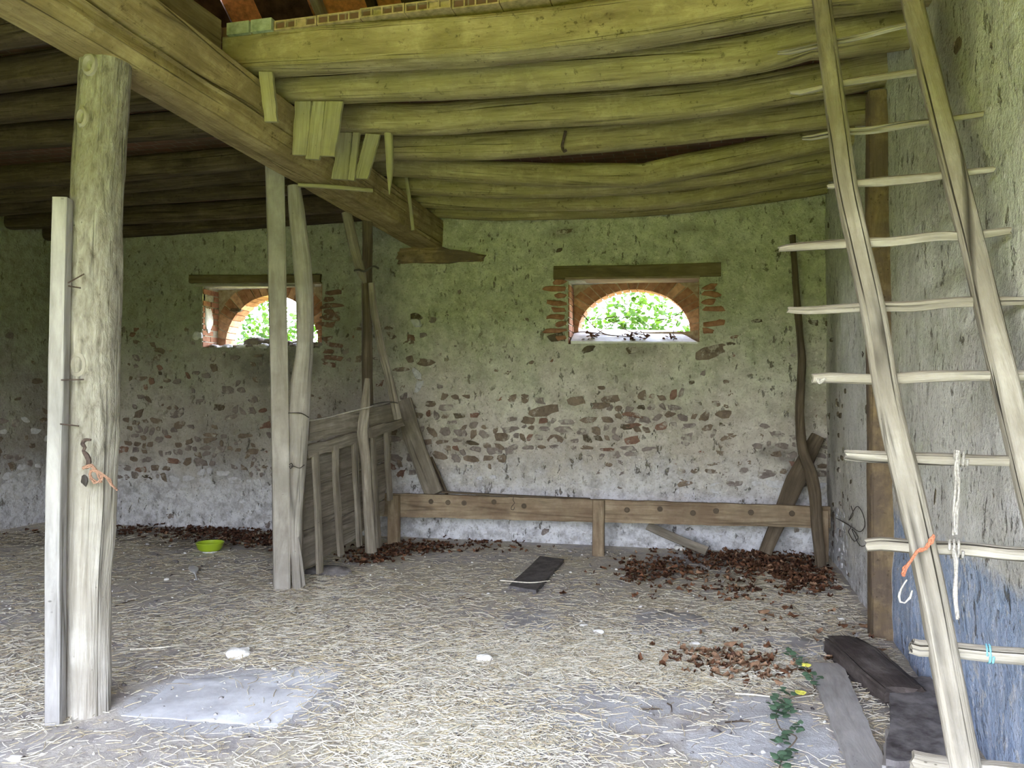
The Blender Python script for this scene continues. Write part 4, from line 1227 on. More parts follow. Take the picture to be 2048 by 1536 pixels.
# clod of dung and earth by the hurdle
mb = MB(); blob(mb, P(655, 1142, z=.03), (.42, .2, .09), 7, .25, 18, 10); o = mb.build('earth_clod', M['block']); tag(o, 'dark clod of earth on the floor at the foot of the hurdle', 'clod')

# --- manger board along the back wall
YM = 7.85
root = empty('manger', P(1200, 1060, y=YM), 'long low manger board with peg holes on short posts along the back wall', 'manger')
mb = MB()
board(mb, (P(767, 986, y=YM), P(767, 1032, y=YM), P(1660, 1056, y=YM), P(1660, 1013, y=YM)), .06, (0, -1, 0), 41, rough=.003, nx=4, ny=50, edge=.004)
mb.build('front_board', M['mangerwood'], root)
mb = MB()
for (px, py) in ((862, 1003), (896, 1005), (928, 1006), (988, 1004), (1048, 1012), (1254, 1020), (1320, 1018), (1386, 1026), (1432, 1022), (1502, 1025), (1584, 1027)):
    c = P(px, py, y=YM - .031); mb = MB()
    timber(mb, [c + Vector((0, .012, 0)), c + Vector((0, -.003, 0))], .055, e=2, n=10, step=.05, rough=.002, seed=px)
    mb.build('peg_hole', M['darkwood'], root)
for (px, y0, y1, wpx) in ((788, 990, 1104, 25), (1197, 1000, 1112, 23), (1644, 1020, 1122, 22)):
    mb = MB()
    timber(mb, [P(px, y1, y=YM - .05), P(px, (y0 + y1) / 2, y=YM - .05), P(px, y0, y=YM - .05)], wpx / 1600 * 8.0, .08, up=(0, -1, 0), e=6, n=14, rough=.005, seed=px)
    mb.build('post', M['mangerwood'], root)
mb = MB()  # inner sloping board and back ledge of the trough
board(mb, (P(880, 985, y=YM + .03) + Vector((0, .0, -.10)), P(880, 985, y=YM + .03) + Vector((0, .26, -.08)), P(1600, 1010, y=YM + .03) + Vector((0, .26, -.08)), P(1600, 1010, y=YM + .03) + Vector((0, 0, -.10))), .03, (0, 0, 1), 45, ny=30)
mb.build('trough_board', M['darkwood'], root)
cord('wire_hook', 'small twisted wire hanging on the manger board', q([(1028, 992), (1026, 1000), (1029, 1006), (1024, 1012), (1022, 1018), (1027, 1020), (1029, 1014)], 7.83), .006, 'wire', cat='wire')

# leaning pieces around the manger
o = piece('leaning_board', 'thick grey board leaning on the wall with its foot on the manger', 'board', [P(869, 990, y=7.95), P(850, 940, y=8.03), P(825, 870, y=8.14), P(806, 802, y=8.26)], .20, .06, mat='hurdlewood', e=5, n=16, up=(0, -1, .2), seed=81, rough=.006)
o = piece('thin_stick', 'thin dark stick behind the leaning grey board', 'stick', [P(894, 988, y=8.1), P(880, 955, y=8.2), P(862, 915, y=8.3)], .035, .03, mat='darkwood', seed=82, rough=.004)
o = piece('loose_lath', 'loose dark lath lying on top of the manger next to the leaning board', 'lath', [P(884, 984, y=7.93), P(1040, 992, y=7.93), P(1180, 998, y=7.93)], .05, .02, mat='darkwood', seed=83, e=5)
o = piece('corner_branch', 'tall dark crooked branch standing in the right back corner', 'branch', [P(1642, 1142, d=7.15), P(1634, 1060, d=7.2), P(1630, 990, d=7.28), P(1620, 940, d=7.34), P(1606, 905, d=7.42), P(1600, 850, d=7.55), P(1601, 780, d=7.68), P(1604, 720, d=7.74), P(1598, 650, d=7.78), P(1592, 580, d=7.8), P(1587, 500, d=7.82), P(1586, 470, d=7.82)], [.09, .095, .105, .10, .095, .085, .085, .08, .065, .06, .055, .05], mat='darkwood', rough=.010, seed=84)
o = piece('leaning_board', 'thick brown board leaning into the right back corner behind the crooked branch', 'board', [P(1530, 1106, y=7.93), P(1562, 1030, y=8.0), P(1592, 960, y=8.08), P(1636, 872, y=8.2)], [.12, .15, .18, .13], .06, mat='darkwood', e=4, up=(0, -1, 0), seed=85, rough=.008)
o = piece('fallen_lath', 'grey lath slipped down beneath the manger to the floor', 'lath', [P(1296, 1052, y=8.0), P(1350, 1076, y=7.85), P(1414, 1102, y=7.72)], .085, .025, mat='hurdlewood', e=5, up=(0, -1, .6), seed=86)

# --- ochre timber post on the right wall
mb = MB(); timber(mb, [Vector((R - .055, 5.56, -.03)), Vector((R - .05, 5.56, 1.2)), Vector((R - .05, 5.56, 2.4)), Vector((R - .045, 5.56, 3.5))], [.15, .145, .14, .13], .15, up=(0, -1, 0), e=8, n=18, rough=.006, seed=87)
o = mb.build('wall_post', M['ochrewood']); tag(o, 'ochre timber post half sunk in the right wall', 'post', kind='thing')

# bearing pad under the end of the main beam
mb = MB(); timber(mb, [P(800, 514, y=D - .0), P(880, 511, y=D - .0), P(968, 517, y=D - .0)], .10, [.16, .19, .07], e=3, n=20, step=.03, rough=.04, seed=88, freq=9, endrough=.03)
o = mb.build('bearing_plank', M['ochrewood']); tag(o, 'ragged ochre plank set in the wall under the end of the main beam', 'plank')

# --- offcuts nailed to the right face of the main beam
def offcut(label, quad, y, th=.022, seed=0):
    mb = MB(); board(mb, [P(*q_, y=y) for q_ in quad], th, (0, -1, .05), seed, rough=.002, nx=3, ny=10, edge=.003)
    o = mb.build('nailed_offcut', M['peg']); return tag(o, label, 'offcut', 'offcuts hanging beside the main beam')
offcut('yellowish short offcut hanging alone below the loft-edge joist', ((519, 145), (546, 145), (556, 244), (531, 244)), 4.42, seed=1)
offcut('left green-grey board of the three hung under the second joist', ((592, 204), (623, 204), (614, 311), (586, 310)), 4.86, seed=2)
offcut('middle narrow board of the three hung under the second joist', ((627, 204), (651, 204), (640, 320), (613, 318)), 4.87, seed=3)
offcut('right wide board of the three hung under the second joist', ((652, 204), (687, 204), (670, 313), (641, 312)), 4.87, seed=4)
offcut('wide offcut hung under the third joist, left of the thin strip', ((680, 266), (704, 266), (697, 360), (664, 358)), 5.48, seed=5)
offcut('thin strip of wood hung between two wider offcuts under the third joist', ((708, 266), (720, 266), (709, 362), (697, 360)), 5.47, seed=6)
offcut('slanting grey offcut hung rightmost under the third joist', ((732, 268), (761, 270), (736, 358), (710, 357)), 5.49, seed=7)
o = piece('pointed_stake', 'pointed wooden stake hanging point down beside the main beam', 'stake', [P(777, 264, y=5.52), P(779, 300, y=5.52), P(780, 340, y=5.52), P(779, 389, y=5.52)], [.060, .058, .05, .008], mat='peg', seed=91, e=3)
o = piece('hanging_stick', 'thin stick hanging down near the wall end of the main beam', 'stick', [P(808, 330, y=7.02), P(813, 358, y=7.02), P(819, 400, y=7.02), P(826, 461, y=7.02)], .034, mat='peg', seed=92)
o = piece('level_stick', 'thin pale stick fixed level across the underside of the main beam', 'stick', [P(596, 370, z=3.19), P(660, 374, z=3.19), P(746, 381, z=3.18)], .04, .03, mat='peg', seed=93, e=3)
o = piece('iron_hook', 'rusty iron hook hanging from a joist at mid ceiling', 'hook', [P(1131, 262, d=6.12), P(1127, 280, d=6.12), P(1124, 292, d=6.12), P(1128, 303, d=6.12), P(1133, 300, d=6.12)], .022, mat='iron', seed=94, step=.02, rough=.001)
# ================================================================== LADDER
S = .2758; Z0i = 3.62; d15 = 2.8; kd = .60
lx = [(50, 1650), (400, 1697), (600, 1745), (750, 1767), (825, 1782), (900, 1801), (1080, 1843), (1300, 1890), (1536, 1930), (1800, 1972)]
rx = [(0, 1826), (50, 1837), (200, 1875), (400, 1924), (500, 1951), (750, 2010), (850, 2034), (1080, 2090), (1300, 2146), (1536, 2206), (1800, 2270)]
def rail_pt(tab, w, fac):
    d = (d15 + kd * w) * fac
    py = 805 - F * w / d
    px = np.interp(py, [t[0] for t in tab], [t[1] for t in tab])
    if py < tab[0][0]: px = tab[0][1] + (py - tab[0][0]) * (tab[1][1] - tab[0][1]) / (tab[1][0] - tab[0][0])
    r_ = ray(px, py)
    return CAM + r_ * (d / (r_.dot(ROT @ Vector((0, 0, -1)))))
RF = .95
root = empty('ladder', rail_pt(lx, -1.45, 1), 'tall rustic ladder of split poles leaning on the loft edge by the right wall', 'ladder')
ws = [-1.49, -1.2, -.9, -.6, -.3, 0, .3, .6, .9, 1.2, 1.5, 1.8, 2.03, 2.2]
lp = [rail_pt(lx, w, 1.0) for w in ws]; rp = [rail_pt(rx, w, RF) for w in ws]
for p in rp: p.x = min(p.x, R - .06)
tdir = (lp[-1] - lp[0]).normalized()
side = (rp[6] - lp[6]).normalized()
fn = tdir.cross(side).normalized()
if fn.dot(CAM - lp[6]) < 0: fn = -fn
lw = [.086, .084, .082, .082, .083, .084, .086, .088, .088, .09, .09, .09, .088, .086]
rwd = [.085] * 8 + [.09] * 6
for (pts, wd, sd) in ((lp, lw, 5), (rp, rwd, 6)):
    mb = MB(); timber(mb, [p - fn * .02 for p in pts], wd, [k * .95 for k in wd], up=fn, e=2.9, n=22, step=.04, rough=.006, seed=sd, freq=10)
    mb.build('rail', M['ladder'], root)
ends = [(1825, 2300), (1823, 2300), (1733, 2200), (1690, 2160), (1624, 2100), (1575, 2100), (1557, 2110), (1655, 2070), (1605, 1976), (1580, 1860), (1555, 1812)]
r_ = random.Random(77)
rungs = []
for i in range(11):
    w = (i - Z0i) * S
    a, b = rail_pt(lx, w, 1.0), rail_pt(rx, w, RF)
    b.x = min(b.x, R - .06)
    if i in (7,): a.z += .0
    d_ = (b - a)
    fwd = ROT @ Vector((0, 0, -1)); rgt = ROT @ Vector((1, 0, 0))
    def along(px):
        u = (px - 1024) / F
        # point a + t d with lateral/depth = u
        A0, A1 = (a - CAM).dot(rgt), d_.dot(rgt); B0, B1 = (a - CAM).dot(fwd), d_.dot(fwd)
        t = (u * B0 - A0) / (A1 - u * B1)
        return t
    t0 = along(ends[i][0]); t1 = along(ends[i][1]) if ends[i][1] < 2048 else 1.35
    t1 = min(t1, (R - .012 - a.x) / d_.x)
    ts = [t0, t0 + .25 * (0 - t0), .0, .35, .7, 1.0, max(t1, 1.03)]
    pts = []
    for t in ts:
        p = a + d_ * t - fn * .030
        p.z += r_.uniform(-.005, .005)
        pts.append(p)
    th = [.036, .040, .042, .044, .04, .038, .036][0:7]
    if i in (7,): th = [.022, .024, .03, .046, .042, .034, .03]
    if i in (8, 9, 10): th = [.018, .03, .034, .036, .034, .03, .026]
    if i in (5, 6): th = [.026, .036, .042, .046, .044, .04, .03]
    if i in (0, 1, 2): th = [.044, .046, .046, .048, .046, .046, .044]
    mb = MB(); timber(mb, pts, th, [k * .9 for k in th], up=(0, -.3, 1), e=2.8, n=12, step=.03, rough=.006, seed=100 + i, freq=12, endrough=.006)
    mb.build('rung', M['ladder'], root)
    rungs.append((a, b, d_))
# twines on the ladder
def on_ladder(px, py, off=.06):
    return P(px, py, plane=(lp[5] + fn * off, fn))
cord('orange_twine', 'orange twine wound around the left ladder rail', [on_ladder(a, b, .045) for (a, b) in ((1866, 1072), (1862, 1082), (1856, 1092), (1850, 1100), (1842, 1100), (1834, 1102), (1826, 1114), (1818, 1126), (1810, 1138), (1806, 1150))], .007, 'orange_twine', 4, seed=6, jit=.005)
cord('pale_string_loop', 'small pale string loop dangling below the orange twine', [on_ladder(a, b, .03) for (a, b) in ((1814, 1160), (1804, 1176), (1798, 1192), (1800, 1203), (1810, 1205), (1820, 1196), (1824, 1182))], .0045, 'white_twine', 2, seed=7, jit=.002)
st_ = [on_ladder(a, b, .02) for (a, b) in ((1914, 904), (1914, 940), (1913, 985), (1911, 1030), (1909, 1068))]
cord('hanging_string', 'frayed grey string hanging between two ladder rungs', st_, .007, 'grey_twine', 4, seed=8, jit=.006)
cord('string_tail', 'tail of frayed string hanging below the lower rung', [on_ladder(a, b, .0) for (a, b) in ((1908, 1096), (1910, 1120), (1909, 1150), (1911, 1190), (1913, 1236))], .008, 'grey_twine', 3, seed=9, jit=.005)
def wrap(name, label, ri, px, turns, w, mat, rad, cat='twine'):
    a, b, d_ = rungs[ri]
    fwd = ROT @ Vector((0, 0, -1)); rgt = ROT @ Vector((1, 0, 0)); u = (px - 1024) / F
    t = (u * (a - CAM).dot(fwd) - (a - CAM).dot(rgt)) / (d_.dot(rgt) - u * d_.dot(fwd))
    ax = d_.normalized(); n1 = ax.cross(Vector((0, 0, 1))).normalized(); n2 = n1.cross(ax)
    pts = []
    for k in range(turns * 8 + 1):
        an = k / 8 * 2 * math.pi
        pts.append(a + d_ * t - fn * .03 + ax * (w * 1.4 * k / 8 - w * turns * .7) + (n1 * math.cos(an) + n2 * math.sin(an)) * rad)
    return cord(name, label, pts, w, mat, 1, cat, seed=ri)
wrap('string_wrap', 'string wrapped around the upper rung from which the frayed string hangs', 3, 1922, 3, .009, 'grey_twine', .026)
wrap('blue_string', 'blue string tied around a lower ladder rung', 1, 1980, 2, .006, 'blue_twine', .027)
wrap('string_knot', 'thick string wrapping on the lower rung holding the frayed string', 2, 1912, 3, .009, 'grey_twine', .028)
cord('cobweb_rag', 'shred of string hanging from the end of a ladder rung', [on_ladder(a, b, .0) for (a, b) in ((1650, 757), (1644, 762), (1640, 768), (1638, 764), (1634, 759))], .008, 'grey_twine', 2, seed=13, jit=.003)
# loops of thin wire on the right wall
cord('thin_wire', 'loops of thin black wire hanging on the right wall near the ochre post', [P(a, b, x=R - .03) for (a, b) in ((1702, 1012), (1706, 1028), (1698, 1040), (1712, 1014), (1722, 1020), (1729, 1040), (1728, 1056), (1718, 1063), (1700, 1052), (1672, 1036), (1700, 1052), (1697, 1064), (1708, 1082), (1716, 1074), (1704, 1058), (1712, 1078), (1722, 1092), (1738, 1088))], .006, 'wire', 1, 'wire', seed=14)

# ================================================================== THINGS ON THE FLOOR
def gz(p): return float(floor_height(np.array([p.x]), np.array([p.y]))[0])
def FP(px, py, h=0.0):
    p = P(px, py, z=0.0); p.z = gz(p) + h; return p
def flat_slab(name, label, poly, th, mat, cat, seed=0, group=None, sub=3, jag=.012):
    r_ = random.Random(seed)
    pts = [P(a, b, z=0) for (a, b) in poly]
    q_ = []
    for i, p in enumerate(pts):
        n_ = pts[(i + 1) % len(pts)]
        for k in range(sub):
            e_ = p.lerp(n_, k / sub)
            q_.append(Vector((e_.x + r_.uniform(-jag, jag), e_.y + r_.uniform(-jag, jag), 0)))
    c = sum(q_, Vector()) / len(q_)
    z0 = np.mean([gz(p) for p in q_])
    V = []; n = len(q_)
    for (sc_, z) in ((1.0, -.05), (1.0, th * .7), (.975, th), (.6, th * 1.03)):
        for p in q_:
            e_ = c.lerp(p, sc_); V.append((e_.x, e_.y, z0 + z + (r_.uniform(-.002, .002) if z > 0 else 0)))
    V.append((c.x, c.y, z0 + th * 1.03))
    fs = []
    for k in range(3):
        for i in range(n): fs.append([k * n + i, k * n + (i + 1) % n, (k + 1) * n + (i + 1) % n, (k + 1) * n + i])
    for i in range(n): fs.append([3 * n + i, 3 * n + (i + 1) % n, 4 * n])
    a_, b_, c_ = (Vector(V[i]) for i in fs[-1])
    if (b_ - a_).cross(c_ - a_).z < 0: fs = [f[::-1] for f in fs]
    mb = MB(); mb.add(V, fs, None, 0)
    o = mb.build(name, M[mat], smooth=30); return tag(o, label, cat, group, 'thing')
flat_slab('concrete_slab', 'large bluish concrete slab set in the floor near the trunk post', ((243, 1433), (300, 1404), (330, 1378), (352, 1358), (440, 1356), (520, 1352), (590, 1335), (640, 1326), (706, 1324), (690, 1345), (655, 1365), (630, 1392), (590, 1428), (560, 1457), (480, 1449), (380, 1440)), .005, 'concrete', 'slab', 1, jag=.008)
flat_slab('paving_stone', 'grey flat stone sunk in the straw, left of the other two', ((1014, 1262), (1008, 1230), (1035, 1216), (1062, 1224), (1080, 1240), (1112, 1246), (1095, 1256), (1040, 1268)), .010, 'paving', 'stone', 2)
flat_slab('paving_stone', 'broad grey flat stone at the middle of the straw patch', ((1262, 1268), (1275, 1236), (1330, 1222), (1400, 1232), (1420, 1250), (1380, 1262), (1320, 1270)), .012, 'paving', 'stone', 3)
flat_slab('paving_stone', 'long grey flat stone near the rotten timber', ((1472, 1290), (1500, 1276), (1580, 1276), (1650, 1284), (1648, 1300), (1600, 1318), (1540, 1314), (1485, 1304)), .012, 'paving', 'stone', 4)

mb = MB(); qd = [FP(a, b, .022) for (a, b) in ((1018, 1180), (1072, 1190), (1128, 1127), (1080, 1120))]
board(mb, qd, .03, (0, 0, 1), 6, rough=.002, ny=6); o = mb.build('dark_board', M['slate']); tag(o, 'short dark flat board lying on the straw in mid floor', 'board')
mb = MB(); qd = [FP(a, b, .018) for (a, b) in ((1702, 1560), (1778, 1560), (1684, 1338), (1616, 1338))]
board(mb, qd, .035, (0, 0, 1), 8, rough=.002, ny=16); o = mb.build('floor_plank', M['plank_floor']); tag(o, 'long dusty grey plank lying on the floor beside the green runner', 'plank')
mb = MB(); qd = [FP(a, b, .03) for (a, b) in ((1764, 1560), (1792, 1560), (1802, 1478), (1772, 1482))]
board(mb, qd, .05, (0, 0, 1), 9, rough=.003, ny=6); o = mb.build('wood_strip', M['plank_floor']); tag(o, 'narrow pale wooden strip at the edge of the sooty block', 'strip')
# rotten timber by the right wall
mb = MB(); a_, b_ = FP(1682, 1308, .05), FP(1812, 1418, .05)
timber(mb, [a_, a_.lerp(b_, .3) + Vector((0, 0, .006)), a_.lerp(b_, .65), b_], [.20, .24, .24, .20], [.11, .13, .12, .10], e=5, n=26, step=.03, rough=.022, seed=9, endrough=.02, freq=9)
o = mb.build('rotten_timber', M['rotten']); tag(o, 'short rotten timber crumbling on the floor beside the right wall', 'timber', kind='thing')
mb = MB()
V4 = [FP(a, b) for (a, b) in ((1784, 1385), (1880, 1385), (1935, 1560), (1772, 1560))]
V = [(p.x, p.y, -.04) for p in V4] + [(p.x, p.y, .075) for p in V4]
qd = [Vector((p.x, p.y, .03)) for p in V4]
board(mb, [qd[3], qd[2], qd[1], qd[0]], .10, (0, 0, 1), 12, rough=.006, nx=8, ny=10, edge=.01)
o = mb.build('stone_block', M['block'], smooth=50); tag(o, 'low sooty stone block on the floor at the foot of the ladder', 'block')

# white stones and lime crumbs
stones = [(475, 1315, 44, 'largest white stone, lying behind the concrete slab'), (968, 1323, 34, 'flat white stone on the straw at mid floor'), (1168, 1255, 18, 'white stone left of the broad paving stone'), (1196, 1268, 22, 'elongated white stone nearest the broad paving stone'),
          (424, 1443, 14, 'small white stone by the near edge of the concrete slab'), (1360, 1100, 22, 'white stone below the manger, at the leaf pile'), (1682, 1240, 13, 'small white stone at the foot of the ochre post'), (30, 1521, 26, 'white stone at the near left edge of the floor'), (333, 1161, 10, 'tiny white chip left of the feather'), (548, 1340, 12, 'small white crumb on the far edge of the concrete slab'), (1390, 1293, 22, 'pale stone between the straw and the mid floor leaves')]
for (px, py, wpx, lab) in stones:
    p = FP(px, py); d_ = (p - CAM).dot(ROT @ Vector((0, 0, -1))); w_ = wpx / F * d_
    mb = MB(); blob(mb, (p.x, p.y, p.z + w_ * .18), (w_, w_ * .7, w_ * .5), px, .22, 16, 10, rot=.25)
    o = mb.build('white_stone', M['white_stone']); tag(o, lab, 'stone', 'white stones on the floor')
# green bowl upside up on the dark litter
p = FP(420, 1104); root = empty('green_bowl', p, 'lime green plastic bowl on the dark litter by the left back wall', 'bowl')
def lathe(mb, c, prof, n=28):
    V = []; fs = []
    for (r0, z0) in prof:
        for k in range(n): V.append((c.x + r0 * math.cos(2 * math.pi * k / n), c.y + r0 * math.sin(2 * math.pi * k / n), c.z + z0))
    for i in range(len(prof) - 1):
        for k in range(n): fs.append([i * n + k, i * n + (k + 1) % n, (i + 1) * n + (k + 1) % n, (i + 1) * n + k])
    mb.add(V, fs, None, 0)
mb = MB(); lathe(mb, p, [(.001, .03), (.09, .03), (.115, .05), (.13, .098), (.138, .10), (.138, .093), (.133, .088), (.118, .04), (.095, .018), (.001, .018)][::-1]); mb.build('shell', M['bowl'], root)
mb = MB(); lathe(mb, p, [(.001, .018), (.07, .018), (.072, .0), (.001, .0)][::-1]); mb.build('foot', M['bowl_foot'], root)
o = root
# feather
mb = MB(); fp = [FP(385, 1140, .03), FP(388, 1150, .015), FP(394, 1166, .012)]
V = []
dirv = (fp[2] - fp[0]).normalized(); sd_ = Vector((dirv.y, -dirv.x, 0)).normalized()
for i in range(9):
    t = i / 8; p = fp[0].lerp(fp[2], t); w_ = .038 * math.sin(min(1, t * 1.4 + .25) * math.pi * .9) + .004
    if t > .6: w_ *= .45
    for (s_, h_) in ((-1, .006), (0, .012), (1, .006)): V.append(tuple(p + sd_ * (w_ * s_) + Vector((0, 0, h_ + .01 * math.sin(t * 3)))))
V += [(a, b, c - .003) for (a, b, c) in V]
fs = []
for i in range(8):
    for j in range(2):
        fs.append([i * 3 + j, i * 3 + j + 1, i * 3 + j + 4, i * 3 + j + 3]); fs.append([27 + i * 3 + j, 27 + i * 3 + j + 3, 27 + i * 3 + j + 4, 27 + i * 3 + j + 1])
mb.add(V, fs); o = mb.build('feather', M['sill']); tag(o, 'single white feather lying on the straw in front of the green bowl', 'feather')
# twigs
twigs = [((925, 1196), (945, 1203), (966, 1207), 'dark twig left of the dark flat board'), ((1452, 1176), (1470, 1178), (1500, 1181), 'long dark twig in front of the right leaf pile'), ((1283, 1421), (1305, 1423), (1325, 1422), 'straight dark twig on the bare floor patch'), ((1335, 1410), (1342, 1416), (1344, 1428), 'little curved dark twig on the bare floor patch'),
         ((1426, 1410), (1432, 1402), (1438, 1396), 'short forked twig right of the bare floor patch'), ((1450, 1449), (1480, 1448), (1506, 1449), 'thin straight twig left of the green runner'), ((775, 1322), (800, 1324), (815, 1327), 'short dark twig left of the flat white stone'), ((1272, 1370), (1290, 1366), (1310, 1362), 'thin twig just behind the bare floor patch'),
         ((230, 1215), (262, 1206), (275, 1204), 'dark twig on the straw right of the trunk post')]
for (a, b, c, lab) in twigs:
    mb = MB(); timber(mb, [FP(*a, .008), FP(*b, .012), FP(*c, .008)], [.009, .008, .004], e=2, n=6, step=.03, rough=.001, seed=a[0])
    o = mb.build('twig', M['twig']); tag(o, lab, 'twig', 'twigs on the floor')
# long pale stalks
for i, (a, b, c, lab) in enumerate((((1470, 1392), (1510, 1397), (1560, 1400), 'long pale stalk in front of the mid floor leaves'), ((1000, 1172), (1060, 1177), (1100, 1173), 'long pale stalk lying across the dark flat board'), ((260, 1303), (330, 1300), (370, 1290), 'long pale stalk left of the largest white stone'))):
    mb = MB(); timber(mb, [FP(*a, .05 if i == 1 else .012), FP(*b, .05 if i == 1 else .018), FP(*c, .05 if i == 1 else .01)], [.009, .009, .006], e=2, n=6, step=.03, rough=.001, seed=a[0])
    o = mb.build('pale_stalk', M['straw']); tag(o, lab, 'stalk', 'pale stalks on the floor')

# --- green runner (ivy) creeping in
root = empty('ivy_runner', FP(1580, 1440), 'green leafy runner with yellow leaves creeping over the floor beside the plank', 'plant')
sp = [(1578, 1322), (1592, 1332), (1606, 1346), (1618, 1362), (1626, 1376), (1630, 1390), (1620, 1398), (1602, 1406), (1585, 1412), (1565, 1424), (1552, 1440), (1556, 1458), (1566, 1474), (1584, 1484), (1594, 1496), (1584, 1508), (1570, 1516), (1562, 1534), (1558, 1552)]
spw = [FP(a, b, .03 + .012 * math.sin(i)) for i, (a, b) in enumerate(sp)]
mb = MB(); timber(mb, spw, .006, e=2, n=6, step=.03, rough=.0008, seed=1); mb.build('stem', M['ivy_stem'], root)
def leaf(mb, c, dirv, up, size, mat=0):
    d = Vector(dirv).normalized(); s = d.cross(Vector(up)).normalized(); n_ = s.cross(d).normalized()
    out = [(0, 0), (.30, -.05), (.5, .25), (.40, .6), (.0, 1.0), (-.40, .6), (-.5, .25), (-.30, -.05)]
    V = [c + (s * a + d * b + n_ * (-.22 * abs(a) - .12 * b * b)) * size for (a, b) in out]
    V.append(c + (d * .4 + n_ * .05) * size)
    fs = [[8, i, (i + 1) % 8] for i in range(8)]
    mb.add([tuple(v) for v in V], fs, None, mat)
r_ = random.Random(15); lm = MB()
clusters = [(1580, 1325, 5), (1590, 1338, 6), (1606, 1350, 6), (1622, 1374, 5), (1636, 1380, 4), (1576, 1404, 4), (1560, 1420, 5), (1548, 1432, 8), (1560, 1440, 9), (1552, 1452, 7), (1566, 1428, 5), (1578, 1440, 5), (1588, 1478, 6), (1572, 1490, 5), (1566, 1500, 6), (1600, 1480, 3), (1576, 1528, 8), (1566, 1540, 7)]
for (px, py, k) in clusters:
    c = FP(px, py, .03)
    for i in range(k):
        a = r_.uniform(0, 6.28); off = Vector((math.cos(a), math.sin(a), 0)) * r_.uniform(.0, .022)
        leaf(lm, c + off + Vector((0, 0, r_.uniform(0, .04))), (math.cos(a), math.sin(a), r_.uniform(-.1, .5)), (r_.uniform(-.4, .4), r_.uniform(-.6, .2), 1), r_.uniform(.026, .042))
lm.build('leaves', M['ivy'], root)
lm = MB()
for (px, py, k) in ((1601, 1410, 5), (1612, 1352, 3)):
    c = FP(px, py, .06)
    for i in range(k):
        a = i * 1.3; leaf(lm, c, (math.cos(a), math.sin(a), .2), (0, -.5, 1), .03)
yl = lm.build('yellow_leaves', M['ivy_yellow'], root); yl['label'] = 'bright yellow leaves'

# ================================================================== LITTER (uncountable)
def strands(n, seed, area, lmin, lmax, rmin, rmax):
    r2 = np.random.RandomState(seed)
    out = area(r2, n)
    m = len(out); x, y = out[:, 0], out[:, 1]
    z = floor_height(x, y)
    a = r2.uniform(0, 2 * np.pi, m); ln = r2.uniform(lmin, lmax, m) * r2.uniform(.5, 1, m); pit = r2.normal(0, .10, m)
    rad = r2.uniform(rmin, rmax, m)
    dv = np.stack([np.cos(a), np.sin(a), np.abs(pit)], 1) * (ln / 2)[:, None]
    bend = np.stack([-np.sin(a), np.cos(a), np.zeros(m)], 1) * (r2.normal(0, .10, m) * ln)[:, None]
    c = np.stack([x, y, z + .004 + np.abs(pit) * ln / 2 + r2.uniform(0, .012, m)], 1)
    pts = [c - dv, c + bend, c + dv]
    sdir = np.stack([-np.sin(a), np.cos(a), np.zeros(m)], 1) * rad[:, None]; ud = np.zeros((m, 3)); ud[:, 2] = rad
    V = np.zeros((m, 9, 3))
    for k in range(3):
        V[:, k * 3] = pts[k] - sdir; V[:, k * 3 + 1] = pts[k] + sdir; V[:, k * 3 + 2] = pts[k] + ud * 1.6
    fl_ = []
    for k in range(2):
        for (p_, q_) in ((1, 2), (2, 0)):
            fl_.append([k * 3 + p_, (k + 1) * 3 + p_, (k + 1) * 3 + q_, k * 3 + q_])
    fa = (np.array(fl_)[None] + (np.arange(m) * 9)[:, None, None]).reshape(-1, 4)
    return V.reshape(-1, 3), fa, m
def add_mesh(name, V, fa, mats, mi, label, cat):
    me = bpy.data.meshes.new(name); me.vertices.add(len(V)); me.vertices.foreach_set('co', V.ravel().astype(np.float32))
    k = fa.shape[1]
    me.loops.add(fa.size); me.loops.foreach_set('vertex_index', fa.ravel().astype(np.int32))
    me.polygons.add(len(fa)); me.polygons.foreach_set('loop_start', (np.arange(len(fa)) * k).astype(np.int32))
    me.polygons.foreach_set('loop_total', np.full(len(fa), k, np.int32))
    for m_ in mats: me.materials.append(m_)
    me.polygons.foreach_set('material_index', mi.astype(np.int32))
    me.update(calc_edges=True); me.validate()
    o = bpy.data.objects.new(name, me); COL.objects.link(o)
    return tag(o, label, cat, kind='stuff')
def area_straw(r2, n):
    x = r2.uniform(L + .05, R - .05, n); y = r2.uniform(1.6, 8.3, n) ** 1.0
    p_ = np.stack([x, y, np.zeros(n)], 1)
    dens = np.clip(.62 + 1.1 * vnoise(p_, 1.1, 91, 3) + .5 * vnoise(p_, 5, 92, 2), .06, 1)
    bare = floor_mask(x, y, BARE); dens *= np.clip(1 - bare * .95, .04, 1)
    dens *= np.clip(1.25 - .02 * (y - 2) ** 2, .45, 1.2)
    keep = r2.uniform(0, 1, n) < dens
    return np.stack([x, y], 1)[keep]
V, fa, m = strands(62000, 3, area_straw, .03, .14, .0010, .0021)
r2 = np.random.RandomState(8)
mi = np.repeat(r2.choice([0, 1, 2], m, p=[.50, .33, .17]), 4)
def heap(px, py, sx, sy, n):
    def area(r2, n_):
        pp_ = []
        for _ in range(n_):
            a_ = r2.normal(px, sx); b_ = r2.normal(py, sy)
            w_ = P(a_, max(b_, 1050), z=0)
            if w_.x < R - .04 and w_.y < D - .05 and w_.y > 1.7: pp_.append((w_.x, w_.y))
        return np.array(pp_)
    return strands(n, int(px + py), area, .03, .15, .0011, .0022)
VV, FA, MI = [V], [fa], [mi]; off = len(V)
